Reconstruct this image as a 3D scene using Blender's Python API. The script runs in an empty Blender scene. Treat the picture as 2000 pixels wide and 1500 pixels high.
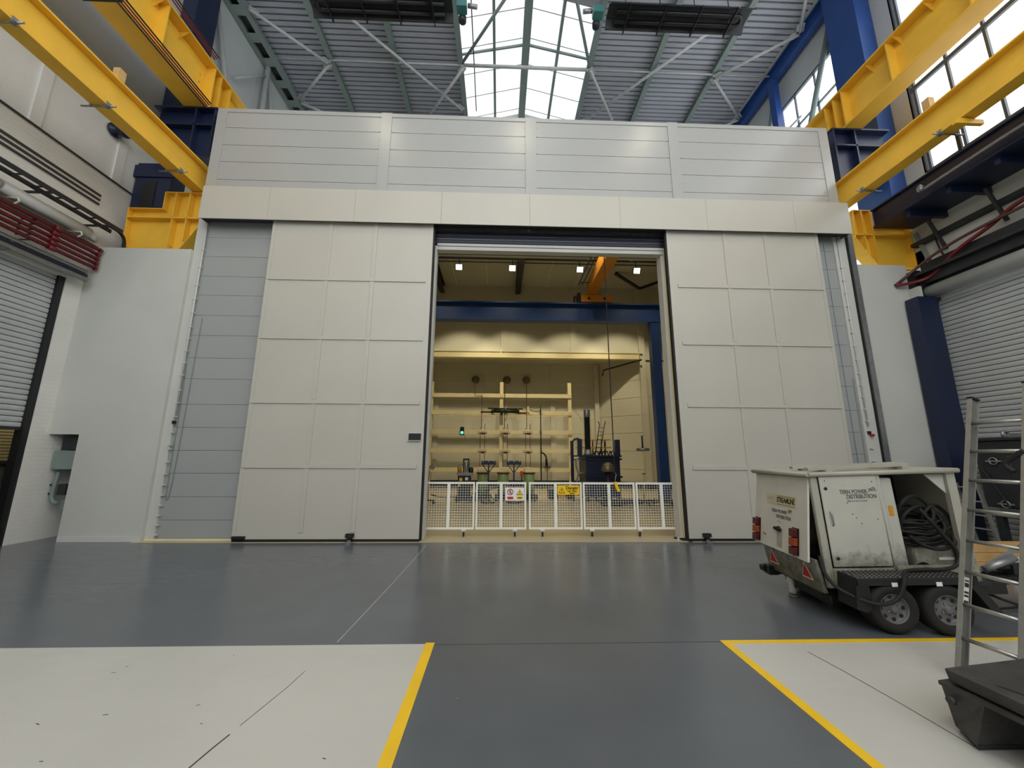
import bpy, math, random
from mathutils import Vector, Matrix, Quaternion
random.seed(7)
C = bpy.context.scene.collection
SC = bpy.context.scene
PI = math.pi

# ---------------------------------------------------------------- camera
cam_d = bpy.data.cameras.new('camera'); cam = bpy.data.objects.new('camera', cam_d); C.objects.link(cam)
cam_d.sensor_width = 36.0; cam_d.sensor_fit = 'HORIZONTAL'
cam_d.lens = 751.0 * 36.0 / 2000.0
cam_d.clip_start = 0.05; cam_d.clip_end = 200
_pt, _yw, _rl = 0.186976, 0.0323536, 0.00528156
_F = Vector((math.sin(_yw)*math.cos(_pt), math.cos(_yw)*math.cos(_pt), math.sin(_pt)))
_R = Vector((math.cos(_yw), -math.sin(_yw), 0)); _U = _R.cross(_F)
_r = math.cos(_rl)*_R + math.sin(_rl)*_U; _u = -math.sin(_rl)*_R + math.cos(_rl)*_U
cam.matrix_world = Matrix(((_r.x, _u.x, -_F.x, 0), (_r.y, _u.y, -_F.y, 0), (_r.z, _u.z, -_F.z, 1.55), (0, 0, 0, 1)))
SC.camera = cam

# ---------------------------------------------------------------- world, lights, exposure
SC.view_settings.view_transform = 'Standard'
SC.view_settings.look = 'None'
SC.view_settings.exposure = 0.0
SC.view_settings.gamma = 1.0
SC.view_settings.use_curve_mapping = False
W = bpy.data.worlds.new('overcast_day'); SC.world = W; W.use_nodes = True
_bg = W.node_tree.nodes['Background']; _bg.inputs[0].default_value = (0.90, 0.95, 1.0, 1); _bg.inputs[1].default_value = 2.95
SKY_GLASS = 0.90      # radiance of the translucent roof light
WIN_GLASS = 2.6       # radiance of the wall glazing
HIGHBAY_W = 42.0     # hall lamps
FLOOD_W = 450.0       # test-room floodlights

# ---------------------------------------------------------------- helpers
def lin(c):
    return tuple(((v/255)/12.92 if v/255 <= 0.04045 else ((v/255+0.055)/1.055)**2.4) for v in c)

def mat(name, rgb, rough=0.5, metal=0.0, var=0.08, vscale=3.0, bump=0.0, bscale=40.0, emit=None, estr=0.0, coat=0.0, spec=None):
    m = bpy.data.materials.new(name); m.use_nodes = True
    nt = m.node_tree; b = nt.nodes['Principled BSDF']
    c = lin(rgb)
    b.inputs['Roughness'].default_value = rough; b.inputs['Metallic'].default_value = metal
    if coat: b.inputs['Coat Weight'].default_value = coat; b.inputs['Coat Roughness'].default_value = 0.12
    if spec is not None: b.inputs['Specular IOR Level'].default_value = spec
    if emit is not None:
        b.inputs['Emission Color'].default_value = (*emit, 1); b.inputs['Emission Strength'].default_value = estr
    if var > 0:
        tc = nt.nodes.new('ShaderNodeTexCoord'); n = nt.nodes.new('ShaderNodeTexNoise')
        n.inputs['Scale'].default_value = vscale; n.inputs['Detail'].default_value = 4
        r = nt.nodes.new('ShaderNodeValToRGB')
        r.color_ramp.elements[0].position = 0.3; r.color_ramp.elements[1].position = 0.7
        r.color_ramp.elements[0].color = (*[v*(1-var) for v in c], 1)
        r.color_ramp.elements[1].color = (*[min(1, v*(1+var)) for v in c], 1)
        nt.links.new(tc.outputs['Object'], n.inputs['Vector']); nt.links.new(n.outputs['Fac'], r.inputs[0])
        nt.links.new(r.outputs[0], b.inputs['Base Color'])
    else:
        b.inputs['Base Color'].default_value = (*c, 1)
    if bump > 0:
        tc2 = nt.nodes.new('ShaderNodeTexCoord'); n2 = nt.nodes.new('ShaderNodeTexNoise')
        n2.inputs['Scale'].default_value = bscale
        bp = nt.nodes.new('ShaderNodeBump'); bp.inputs['Strength'].default_value = bump; bp.inputs['Distance'].default_value = 0.02
        nt.links.new(tc2.outputs['Object'], n2.inputs['Vector']); nt.links.new(n2.outputs['Fac'], bp.inputs['Height'])
        nt.links.new(bp.outputs[0], b.inputs['Normal'])
    return m

class MB:
    def __init__(s): s.v = []; s.f = []; s.sm = []
    def poly(s, pts, faces, smooth=False):
        o = len(s.v); s.v += [Vector(p) for p in pts]
        for f in faces: s.f.append([o+i for i in f]); s.sm.append(smooth)
        return s
    def box(s, a, b):
        x0, y0, z0 = [min(p, q) for p, q in zip(a, b)]; x1, y1, z1 = [max(p, q) for p, q in zip(a, b)]
        return s.poly([(x0,y0,z0),(x1,y0,z0),(x1,y1,z0),(x0,y1,z0),(x0,y0,z1),(x1,y0,z1),(x1,y1,z1),(x0,y1,z1)],
                      [(0,3,2,1),(4,5,6,7),(0,1,5,4),(1,2,6,5),(2,3,7,6),(3,0,4,7)])
    def cbox(s, c, d):
        return s.box([p-q/2 for p, q in zip(c, d)], [p+q/2 for p, q in zip(c, d)])
    def bar(s, p, q, w, h, up=(0,0,1)):
        p = Vector(p); q = Vector(q); t = (q-p).normalized(); up = Vector(up)
        if abs(t.dot(up)) > 0.99: up = Vector((0,1,0))
        x = t.cross(up).normalized()*w/2; y = x.cross(t).normalized()*h/2
        return s.poly([p-x-y,p+x-y,p+x+y,p-x+y,q-x-y,q+x-y,q+x+y,q-x+y],
                      [(0,3,2,1),(4,5,6,7),(0,1,5,4),(1,2,6,5),(2,3,7,6),(3,0,4,7)])
    def tube(s, pts, r, n=10, caps=True):
        pts = [Vector(p) for p in pts]; rings = []
        t0 = (pts[1]-pts[0]).normalized()
        ref = Vector((0,0,1)) if abs(t0.z) < 0.9 else Vector((1,0,0))
        x = t0.cross(ref).normalized()
        o = len(s.v)
        for i, p in enumerate(pts):
            t = (pts[min(i+1, len(pts)-1)]-pts[max(i-1, 0)]).normalized()
            x = (x - t*x.dot(t))
            if x.length < 1e-6: x = t.orthogonal()
            x.normalize(); y = t.cross(x)
            rr = r[i] if isinstance(r, (list, tuple)) else r
            for k in range(n):
                a = 2*PI*k/n; s.v.append(p + x*math.cos(a)*rr + y*math.sin(a)*rr)
        for i in range(len(pts)-1):
            for k in range(n):
                a = o+i*n+k; b = o+i*n+(k+1)%n
                s.f.append([a, b, b+n, a+n]); s.sm.append(n > 6)
        if caps:
            s.f.append([o+k for k in range(n)][::-1]); s.sm.append(False)
            e = o+(len(pts)-1)*n; s.f.append([e+k for k in range(n)]); s.sm.append(False)
        return s
    def lathe(s, prof, c=(0,0,0), axis=(0,0,1), n=24, smooth=True, caps=True):
        # prof: list of (radius, height along the axis)
        c = Vector(c); a = Vector(axis).normalized(); x = a.orthogonal().normalized(); y = a.cross(x); o = len(s.v)
        for r, h in prof:
            for k in range(n):
                t = 2*PI*k/n; s.v.append(c + a*h + (x*math.cos(t)+y*math.sin(t))*max(r, 1e-4))
        for i in range(len(prof)-1):
            for k in range(n):
                p = o+i*n+k; q = o+i*n+(k+1)%n
                s.f.append([p, q, q+n, p+n]); s.sm.append(smooth)
        if not caps: return s
        s.f.append([o+k for k in range(n)][::-1]); s.sm.append(False)
        e = o+(len(prof)-1)*n; s.f.append([e+k for k in range(n)]); s.sm.append(False)
        return s
    def prism(s, outline, ext, org=(0,0,0), ax=(1,0,0), ay=(0,0,1)):
        # outline in the plane (ax, ay) at org, extruded by the vector ext
        org = Vector(org); ax = Vector(ax); ay = Vector(ay); e = Vector(ext); n = len(outline)
        p = [org+ax*u+ay*v for u, v in outline]
        return s.poly(p+[q+e for q in p], [list(range(n))[::-1], [n+i for i in range(n)]] +
                      [[i, (i+1) % n, n+(i+1) % n, n+i] for i in range(n)])
    def torus(s, c, R, r, axis=(0,0,1), n=24, m=10):
        c = Vector(c); a = Vector(axis).normalized(); x = a.orthogonal().normalized(); y = a.cross(x); o = len(s.v)
        for i in range(n):
            t = 2*PI*i/n; d = x*math.cos(t)+y*math.sin(t)
            for k in range(m):
                q = 2*PI*k/m; s.v.append(c + d*(R+r*math.cos(q)) + a*r*math.sin(q))
        for i in range(n):
            for k in range(m):
                s.f.append([o+i*m+k, o+((i+1)%n)*m+k, o+((i+1)%n)*m+(k+1)%m, o+i*m+(k+1)%m]); s.sm.append(True)
        return s
    def rivets(s, p, q, step, r=0.007, nrm=(0,-1,0), h=0.004):
        p = Vector(p); q = Vector(q); L = (q-p).length; k = max(1, int(L/step))
        for i in range(k+1):
            s.lathe([(r, 0), (r*0.7, h)], p+(q-p)*(i/k), nrm, 6, False)
        return s
    def I(s, p, q, w, h, tf, tw, up=(0,0,1)):
        # I-section from p to q (centre line)
        up = Vector(up); p = Vector(p); q = Vector(q)
        s.bar(p+up*(h/2-tf/2), q+up*(h/2-tf/2), w, tf, up); s.bar(p-up*(h/2-tf/2), q-up*(h/2-tf/2), w, tf, up)
        return s.bar(p, q, tw, h-2*tf, up)

WM = {}
def wmat(o):
    return WM.get(o.name, Matrix.Identity(4))

def tag(o, label=None, cat=None, group=None, kind=None):
    if label: o['label'] = label
    if cat: o['category'] = cat
    if group: o['group'] = group
    if kind: o['kind'] = kind
    return o

def thing(name, label, cat, loc=(0,0,0), rotm=None, group=None, kind=None):
    o = bpy.data.objects.new(name, None); C.objects.link(o); o.empty_display_size = 0.1
    M = Matrix.Translation(Vector(loc)) @ (rotm.to_4x4() if rotm else Matrix.Identity(4))
    o.matrix_basis = M; WM[o.name] = M
    return tag(o, label, cat, group, kind)

def mesh(name, mb, m, local=None):
    me = bpy.data.meshes.new(name)
    vs = mb.v if local is None else [local @ v for v in mb.v]
    me.from_pydata([tuple(v) for v in vs], [], mb.f); me.materials.append(m)
    for p, s in zip(me.polygons, mb.sm): p.use_smooth = s
    me.update()
    return me

def part(name, mb, m, parent, label=None, local=False, bevel=0.0, kind=None):
    # mb in world coordinates (or already in the parent's frame when local=True)
    M = wmat(parent)
    me = mesh(name, mb, m, None if local else M.inverted())
    o = bpy.data.objects.new(name, me); C.objects.link(o); o.parent = parent
    WM[o.name] = M
    if label: o['label'] = label
    if kind: o['kind'] = kind
    if bevel: bev(o, bevel)
    return o

def bev(o, w, n=2):
    b = o.modifiers.new('edge_round', 'BEVEL'); b.width = w; b.segments = n; b.limit_method = 'ANGLE'; b.angle_limit = math.radians(40)

def solid(name, mb, m, label, cat, group=None, kind=None, bevel=0.0):
    xs = [v.x for v in mb.v]; ys = [v.y for v in mb.v]; zs = [v.z for v in mb.v]
    base = Vector(((min(xs)+max(xs))/2, (min(ys)+max(ys))/2, min(zs)))
    M = Matrix.Translation(base)
    o = bpy.data.objects.new(name, mesh(name, mb, m, M.inverted())); C.objects.link(o); o.location = base
    WM[o.name] = M
    if bevel: bev(o, bevel)
    return tag(o, label, cat, group, kind)

def kids(o): return [c for c in bpy.data.objects if c.parent == o]

def dup(root, loc, label, rotm=None):
    pairs = [(root, None)]; new = {}
    def cp(o, par):
        c = o.copy(); C.objects.link(c)
        if par: c.parent = par
        for ch in kids(o): cp(ch, c)
        return c
    r = cp(root, None)
    M = Matrix.Translation(Vector(loc)) @ (rotm.to_4x4() if rotm else Matrix.Identity(4))
    r.matrix_basis = M; WM[r.name] = M; r['label'] = label
    return r

def text_part(name, body, size, m, parent, Mloc, width=None, ext=0.0008, bold=0.0, spacing=1.0):
    cu = bpy.data.curves.new(name, 'FONT'); cu.body = body; cu.size = size; cu.extrude = ext; cu.offset = bold
    cu.align_x = 'CENTER'; cu.align_y = 'CENTER'; cu.space_character = spacing
    tmp = bpy.data.objects.new('tmp_text', cu); C.objects.link(tmp)
    bpy.context.view_layer.update()
    me = bpy.data.meshes.new_from_object(tmp.evaluated_get(bpy.context.evaluated_depsgraph_get()))
    bpy.data.objects.remove(tmp)
    if width:
        w = max(v.co.x for v in me.vertices)-min(v.co.x for v in me.vertices)
        for v in me.vertices: v.co.x *= width/w
    me.transform(Mloc); me.materials.clear(); me.materials.append(m); me.name = name
    o = bpy.data.objects.new(name, me); C.objects.link(o); o.parent = parent
    return o

def frame_m(org, ax, ay):
    # matrix whose x, y axes are ax, ay (for text lying in that plane)
    ax = Vector(ax).normalized(); ay = Vector(ay); ay = (ay-ax*ay.dot(ax)).normalized(); az = ax.cross(ay)
    return Matrix(((ax.x, ay.x, az.x, org[0]), (ax.y, ay.y, az.y, org[1]), (ax.z, ay.z, az.z, org[2]), (0,0,0,1)))

def arc(c, r, a0, a1, n, ax=(1,0,0), ay=(0,0,1)):
    c = Vector(c); ax = Vector(ax); ay = Vector(ay)
    return [c+ax*r*math.cos(a0+(a1-a0)*i/n)+ay*r*math.sin(a0+(a1-a0)*i/n) for i in range(n+1)]

def smooth_path(pts, k=6):
    P = [Vector(p) for p in pts]; out = []
    for i in range(len(P)-1):
        a = P[max(i-1, 0)]; b = P[i]; c = P[i+1]; d = P[min(i+2, len(P)-1)]
        for j in range(k):
            t = j/k
            out.append(0.5*((2*b)+(c-a)*t+(2*a-5*b+4*c-d)*t*t+(3*b-a-3*c+d)*t**3))
    return out+[P[-1]]

# ---------------------------------------------------------------- materials
white_panel = mat('white_coated_panel', (190,187,177), 0.38, 0, 0.03, 0.7, 0.04, 2.0)
white_gloss = mat('white_gloss_cladding', (170,171,169), 0.28, 0, 0.03, 0.5, 0.03, 1.5)
grey_panel = mat('grey_coated_panel', (160,163,162), 0.40, 0, 0.03, 0.7)
white_steel = mat('white_painted_steel', (206,206,201), 0.4, 0, 0.02)
dark_gap = mat('dark_joint', (60,60,58), 0.8, 0, 0)
black_rubber = mat('black_rubber', (18,18,18), 0.7, 0, 0.1, 10)
galv = mat('galvanised_steel', (150,153,155), 0.38, 0.7, 0.12, 8)
yellow_steel = mat('yellow_painted_steel', (238,188,60), 0.42, 0, 0.07, 2.0, 0.03, 6)
navy_steel = mat('navy_painted_steel', (21,32,62), 0.38, 0, 0.12, 2.0)
blue_steel = mat('blue_painted_steel', (32,70,136), 0.4, 0, 0.08, 2.0)
green_grey = mat('green_grey_steel', (124,138,134), 0.5, 0, 0.08, 2.0)
pale_steel = mat('pale_grey_steel', (176,180,178), 0.5, 0, 0.06, 3.0)
roof_deck = mat('grey_roof_deck', (166,169,178), 0.6, 0, 0.06, 0.6)
wall_white = mat('white_painted_plaster', (196,197,191), 0.65, 0, 0.04, 0.8, 0.1, 30)
clad_grey = mat('pale_wall_cladding', (186,190,190), 0.55, 0, 0.06, 0.6, 0.05, 12)
glass_sky = mat('translucent_roof_light', (235,238,244), 0.5, 0, 0, emit=(0.93,0.95,1.0), estr=SKY_GLASS)
glass_win = mat('bright_window_pane', (230,236,242), 0.3, 0, 0, emit=(0.90,0.95,1.0), estr=WIN_GLASS)
bar_dark = mat('dark_glazing_bar', (78,84,90), 0.5, 0, 0.05)
dark_steel = mat('dark_steel', (46,48,52), 0.5, 0.3, 0.15, 6)
black_paint = mat('black_paint', (20,21,24), 0.45, 0, 0.1, 6)
red_pipe_m = mat('dark_red_pipe', (118,28,38), 0.4, 0, 0.12, 4)
brown_red = mat('brown_red_insulator', (88,40,26), 0.35, 0, 0.1, 6)
cream_wall = mat('cream_room_wall', (208,204,186), 0.55, 0, 0.03, 0.5)
cream_steel = mat('cream_painted_timber', (232,218,172), 0.5, 0, 0.05, 2)
cream_floor = mat('cream_epoxy_floor', (188,176,144), 0.3, 0, 0.04, 0.8)
ceil_dark = mat('grey_room_ceiling', (180,178,168), 0.7, 0, 0.03)
track_dark = mat('dark_track_steel', (26,30,48), 0.45, 0, 0.05)
orange_steel = mat('orange_crane_steel', (214,142,40), 0.45, 0, 0.06, 2)
shutter_m = mat('grey_shutter_slat', (180,183,183), 0.5, 0.0, 0.06, 2.0)
beige_slat = mat('beige_louvre_slat', (150,142,110), 0.55, 0, 0.05)
bronze = mat('dull_metal_dome', (120,112,92), 0.38, 0.6, 0.12, 5)
green_cyl = mat('pale_green_resin', (140,164,102), 0.45, 0, 0.05, 4)
dark_green = mat('dark_green_resin', (34,48,36), 0.4, 0, 0.1, 6)
sign_white = mat('sign_white', (236,236,232), 0.4, 0, 0)
sign_yellow = mat('sign_yellow', (246,200,24), 0.4, 0, 0)
sign_red = mat('sign_red', (190,30,36), 0.4, 0, 0)
sign_black = mat('sign_black', (22,22,22), 0.5, 0, 0)
yellow_line_m = mat('yellow_floor_tape', (236,192,32), 0.4, 0, 0.06, 3)
alu = mat('brushed_aluminium', (176,176,172), 0.34, 0.8, 0.1, 12)
alu_dark = mat('dark_aluminium_web', (120,120,118), 0.45, 0.6, 0.12, 12)  # darker, rougher aluminium for the stile webs
timber = mat('pine_timber', (196,158,104), 0.65, 0, 0.14, 5)
bin_black = mat('worn_black_steel', (64,63,62), 0.55, 0.2, 0.3, 7, 0.25, 18)
tyre_m = mat('tyre_rubber', (24,24,25), 0.75, 0, 0.15, 12, 0.2, 60)
rim_m = mat('grey_wheel_rim', (104,104,106), 0.5, 0.1, 0.15, 9)
lens_red = mat('red_lamp_lens', (78,15,19), 0.25, 0, 0.05)
lens_orange = mat('orange_lamp_lens', (150,58,20), 0.25, 0, 0.05)
lamp_lit = mat('lit_lamp_face', (255,244,220), 0.4, 0, 0, emit=(1.0, 0.90, 0.68), estr=9.0)
green_lit = mat('lit_green_signal', (40,200,120), 0.4, 0, 0, emit=(0.10, 1.0, 0.45), estr=2.0)
chalk = mat('cream_conduit', (226,222,206), 0.5, 0, 0.03)

def floor_mat(name, rgb, rough, scuff, var=0.10):
    m = mat(name, rgb, rough, 0, var, 0.9)
    nt = m.node_tree; b = nt.nodes['Principled BSDF']
    tc = nt.nodes.new('ShaderNodeTexCoord'); mp = nt.nodes.new('ShaderNodeMapping'); mp.inputs['Scale'].default_value = (1.2, 5.0, 1)
    n = nt.nodes.new('ShaderNodeTexNoise'); n.inputs['Scale'].default_value = 2.2; n.inputs['Detail'].default_value = 7; n.inputs['Roughness'].default_value = 0.65
    r = nt.nodes.new('ShaderNodeMapRange'); r.inputs[1].default_value = 0.35; r.inputs[2].default_value = 0.75
    r.inputs[3].default_value = rough-scuff; r.inputs[4].default_value = rough+scuff
    nt.links.new(tc.outputs['Object'], mp.inputs[0]); nt.links.new(mp.outputs[0], n.inputs['Vector'])
    nt.links.new(n.outputs['Fac'], r.inputs[0]); nt.links.new(r.outputs[0], b.inputs['Roughness'])
    n3 = nt.nodes.new('ShaderNodeTexNoise'); n3.inputs['Scale'].default_value = 0.8
    bp = nt.nodes.new('ShaderNodeBump'); bp.inputs['Strength'].default_value = 0.02; bp.inputs['Distance'].default_value = 0.03
    nt.links.new(tc.outputs['Object'], n3.inputs['Vector']); nt.links.new(n3.outputs['Fac'], bp.inputs['Height']); nt.links.new(bp.outputs[0], b.inputs['Normal'])
    return m
grey_floor = floor_mat('grey_epoxy_floor', (92,97,104), 0.24, 0.04)
white_floor = floor_mat('white_painted_floor', (190,190,186), 0.42, 0.1, 0.05)

def brick_mat(name, rgb, sx):
    m = mat(name, rgb, 0.6, 0, 0.05, 1.5)
    nt = m.node_tree; b = nt.nodes['Principled BSDF']
    tc = nt.nodes.new('ShaderNodeTexCoord'); sp = nt.nodes.new('ShaderNodeSeparateXYZ'); cb = nt.nodes.new('ShaderNodeCombineXYZ')
    nt.links.new(tc.outputs['Object'], sp.inputs[0])
    ad = nt.nodes.new('ShaderNodeMath'); ad.operation = 'ADD'
    nt.links.new(sp.outputs['X'], ad.inputs[0]); nt.links.new(sp.outputs['Y'], ad.inputs[1])
    nt.links.new(ad.outputs[0], cb.inputs[0]); nt.links.new(sp.outputs['Z'], cb.inputs[1])
    bt = nt.nodes.new('ShaderNodeTexBrick'); bt.inputs['Scale'].default_value = sx
    bt.inputs['Mortar Size'].default_value = 0.012; bt.inputs['Brick Width'].default_value = 0.22; bt.inputs['Row Height'].default_value = 0.075
    bt.inputs['Color1'].default_value = (1,1,1,1); bt.inputs['Color2'].default_value = (0.9,0.9,0.9,1); bt.inputs['Mortar'].default_value = (0,0,0,1)
    nt.links.new(cb.outputs[0], bt.inputs['Vector'])
    bp = nt.nodes.new('ShaderNodeBump'); bp.inputs['Strength'].default_value = 0.8; bp.inputs['Distance'].default_value = 0.03
    nt.links.new(bt.outputs['Color'], bp.inputs['Height']); nt.links.new(bp.outputs[0], b.inputs['Normal'])
    return m
brick_white = brick_mat('white_painted_brick', (226,225,219), 1.0)

def dirty_mat(name, rgb, dirt, z0, z1, amt=1.0):
    # white sheet metal with grime gathered along its lower edge, object coordinates
    m = mat(name, rgb, 0.45, 0, 0.05, 4)
    nt = m.node_tree; b = nt.nodes['Principled BSDF']; src = b.inputs['Base Color'].links[0].from_socket
    tc = nt.nodes.new('ShaderNodeTexCoord'); sp = nt.nodes.new('ShaderNodeSeparateXYZ'); nt.links.new(tc.outputs['Object'], sp.inputs[0])
    mr = nt.nodes.new('ShaderNodeMapRange'); mr.inputs[1].default_value = z0; mr.inputs[2].default_value = z1; mr.inputs[3].default_value = 0.55; mr.inputs[4].default_value = 0.0
    nt.links.new(sp.outputs['Z'], mr.inputs[0])
    n = nt.nodes.new('ShaderNodeTexNoise'); n.inputs['Scale'].default_value = 9; n.inputs['Detail'].default_value = 8; n.inputs['Roughness'].default_value = 0.75
    nt.links.new(tc.outputs['Object'], n.inputs['Vector'])
    ad = nt.nodes.new('ShaderNodeMath'); ad.operation = 'ADD'; nt.links.new(mr.outputs[0], ad.inputs[0]); nt.links.new(n.outputs['Fac'], ad.inputs[1])
    m2 = nt.nodes.new('ShaderNodeMapRange'); m2.inputs[1].default_value = 0.62; m2.inputs[2].default_value = 0.98; m2.inputs[3].default_value = 0; m2.inputs[4].default_value = amt
    nt.links.new(ad.outputs[0], m2.inputs[0])
    mx = nt.nodes.new('ShaderNodeMix'); mx.data_type = 'RGBA'; nt.links.new(m2.outputs[0], mx.inputs[0]); nt.links.new(src, mx.inputs[6])
    mx.inputs[7].default_value = (*lin(dirt), 1); nt.links.new(mx.outputs[2], b.inputs['Base Color'])
    return m
trailer_white = dirty_mat('grimy_white_sheet', (186,185,176), (84,80,62), 0.12, 0.42, 0.85)
trailer_grime = dirty_mat('very_grimy_white_sheet', (168,166,154), (84,82,60), -0.1, 0.5, 0.9)
# ================================================================ STRUCTURE
def S(name, label, cat, loc=(0,0,0)): return thing(name, label, cat, loc, kind='structure')

# ---- floor
fl = S('floor', 'grey epoxy hall floor with white bays, running into a cream test-room floor', 'floor')
part('grey_slab', MB().box((-8.6,-7,-0.2), (9.6,7.52,0)), grey_floor, fl, 'glossy grey epoxy floor')
part('cream_slab', MB().box((-6.6,7.52,-0.2), (9.6,21,0)), cream_floor, fl, 'cream floor of the test room')
part('side_slab', MB().box((-8.6,7.52,-0.2), (-6.6,9.5,0)), grey_floor, fl)
part('threshold_strip', MB().box((-6.46,7.50,0), (7.7,7.78,0.012)), cream_floor, fl, 'cream threshold strip under the doors')
part('painted_bay', MB().box((-8.5,-6,0), (-0.60,3.6,0.002)), white_floor, fl, 'white painted floor bay at left')
part('painted_bay', MB().box((1.99,-6,0), (9.4,3.55,0.002)), white_floor, fl, 'white painted floor bay at right')
part('floor_line', MB().box((-0.60,-6,0), (-0.525,3.62,0.003)), yellow_line_m, fl, 'yellow line beside the left white bay')
part('floor_line', MB().box((1.92,-6,0), (1.99,3.61,0.003)), yellow_line_m, fl, 'yellow line beside the right white bay')
part('floor_line', MB().box((1.92,3.55,0), (9.4,3.61,0.0032)), yellow_line_m, fl, 'yellow line across the head of the right white bay')
def crack(pts, w, m, z=0.0034):
    b = MB()
    for (x0,y0), (x1,y1) in zip(pts[:-1], pts[1:]): b.bar((x0,y0,z), (x1,y1,z), w, 0.0008)
    return b
part('floor_joint', MB().box((-0.52,3.585,0), (1.92,3.593,0.001)), dark_gap, fl)
part('floor_crack', crack([(-1.55,2.25),(-1.52,2.45),(-1.50,2.55)], 0.008, None), dark_gap, fl)
part('floor_crack', crack([(-1.72,1.2),(-1.65,1.7),(-1.56,2.2)], 0.004, None), dark_gap, fl)
part('floor_crack', crack([(-1.49,2.62),(-1.42,3.0),(-1.40,3.2)], 0.003, None), dark_gap, fl)
part('floor_crack', crack([(-1.35,3.65),(-1.3,5.2),(-1.27,7.3)], 0.006, None, 0.0004), pale_steel, fl, 'pale scratch running towards the doors')
part('floor_crack', crack([(2.62,2.35),(2.60,2.75),(2.57,3.1),(2.53,3.4)], 0.005, None), dark_gap, fl)
b = MB()
for i in range(14):
    x = random.uniform(-4.2,-0.8); y = random.uniform(2.3,3.5); a = random.uniform(0,PI); l = random.uniform(0.01,0.05)
    b.bar((x,y,0.0028), (x+l*math.cos(a),y+l*math.sin(a)*0.5,0.0028), 0.004, 0.001)
part('scuff_marks', b, dark_steel, fl, kind='stuff')

# ---- front: the white door wall
wf = S('wall_front', 'tall white clad wall above the big sliding doors', 'wall')
UX = [-6.48, -2.68, 0.655, 4.02, 7.76]
part('backing_sheet', MB().box((-6.46,7.74,6.6), (7.74,7.9,9.30)), dark_gap, wf)
zj = [7.0, 7.53, 7.98, 8.41, 8.86, 9.27]
for i in range(4):
    b = MB()
    for z0, z1 in zip(zj[:-1], zj[1:]):
        b.box((UX[i]+(0.0 if i == 0 else 0.1), 7.705, z0+0.004), (UX[i+1]-(0.0 if i == 3 else 0.1), 7.74, z1-0.004))
    part('cladding_panel', b, white_gloss, wf, bevel=0.004)
for x in UX[1:4]:
    b = MB().box((x-0.12,7.685,7.0), (x+0.12,7.704,9.37))
    for dx in (-0.15, 0.15): b.rivets((x+dx,7.705,7.3), (x+dx,7.705,9.1), 0.22, 0.012, (0,-1,0), 0.006)
    part('cover_strip', b, white_gloss, wf)
b = MB().box((-6.5,7.69,9.26), (7.78,7.92,9.36)); part('coping', b, white_gloss, wf, bevel=0.004)
for x, s in ((-6.48, 1), (7.76, -1)):
    b = MB().box((x-0.02*s,7.69,7.0), (x+0.2*s,7.704,9.26)); b.rivets((x+0.25*s,7.705,7.2), (x+0.25*s,7.705,9.15), 0.21, 0.013, (0,-1,0), 0.007)
    part('corner_trim', b, white_gloss, wf)

# grey panelled jamb walls either side of the doors
zs = [0.0, 0.36, 0.78, 1.21, 1.64, 2.08, 2.53, 3.04, 3.47, 3.94, 4.37, 4.81, 5.23, 5.68, 6.12, 6.6]
for nm, x0, x1, xe, lab in (('wall_front_left', -6.30, -1.50, -6.48, 'grey panelled wall behind the left sliding door'),
                            ('wall_front_right', 3.66, 7.46, 7.76, 'grey panelled wall behind the right sliding door')):
    t = S(nm, lab, 'wall')
    part('backing_sheet', MB().box((min(x0,xe)+0.01,7.74,0), (max(x1,xe)-0.01,7.88,6.6)), dark_gap, t)
    b = MB()
    for z0, z1 in zip(zs[:-1], zs[1:]): b.box((x0+0.003,7.70,z0+0.003), (x1-0.003,7.74,z1-0.003))
    part('cladding_panel', b, grey_panel, t)
    xi = x0 if xe < 0 else x1
    part('edge_post', MB().box((xe,7.66,0), (xi,7.74,6.6)), wall_white, t, 'pale edge post of the wall')
    if xe > 0:
        part('edge_channel', MB().box((7.76,7.60,0), (7.86,7.80,6.7)), galv, t, 'grey steel channel along the wall edge')
        part('edge_seal', MB().box((7.735,7.63,0), (7.765,7.70,6.5)), black_rubber, t, 'black edge seal')
    part('kick_strip', MB().box((min(x0,xe),7.655,0.0), (max(x1,xe),7.66,0.035)), cream_steel, t, 'cream strip along the foot of the wall')

# header over the opening
t = S('trim_1', 'long white cover box over the sliding door tracks', 'track cover')
ez = [-6.27, -4.88, -3.10, -1.28, 0.60, 2.55, 4.45, 6.40, 7.66]
for x0, x1 in zip(ez[:-1], ez[1:]):
    part('cover_panel', MB().box((x0+0.002,7.38,6.37), (x1-0.002,7.40,7.12)), white_panel, t)
part('top_flashing', MB().box((-6.27,7.40,7.09), (7.66,7.70,7.12)), white_steel, t)
for x in (-6.27, 7.64): part('end_plate', MB().box((x,7.40,6.40), (x+0.02,7.68,7.09)), galv, t)
part('back_rail', MB().box((-6.2,7.44,6.42), (7.6,7.60,6.5)), dark_steel, t)
t = S('trim_2', 'dark banded track and cream lintel across the top of the door opening', 'lintel')
part('track_plate', MB().box((-1.5,7.72,6.42), (3.66,7.76,6.64)), galv, t)
for i, z in enumerate((6.345, 6.255, 6.165)):
    part('track_rail', MB().box((-1.5,7.70,z-0.032), (3.66,7.78,z+0.034)), track_dark, t)
    part('track_lip', MB().box((-1.5,7.69,z+0.040), (3.66,7.70,z+0.048)), galv, t)
part('lintel_board', MB().box((-1.5,7.72,6.065), (3.66,7.82,6.125)), wall_white, t)
part('lintel_board', MB().box((-1.5,7.74,5.98), (3.66,7.9,6.058)), wall_white, t)
t = S('trim_3', 'cream stepped jamb at the right side of the door opening', 'jamb')
part('jamb_strip', MB().box((3.60,7.66,0), (3.66,7.9,6.2)), cream_steel, t)
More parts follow.
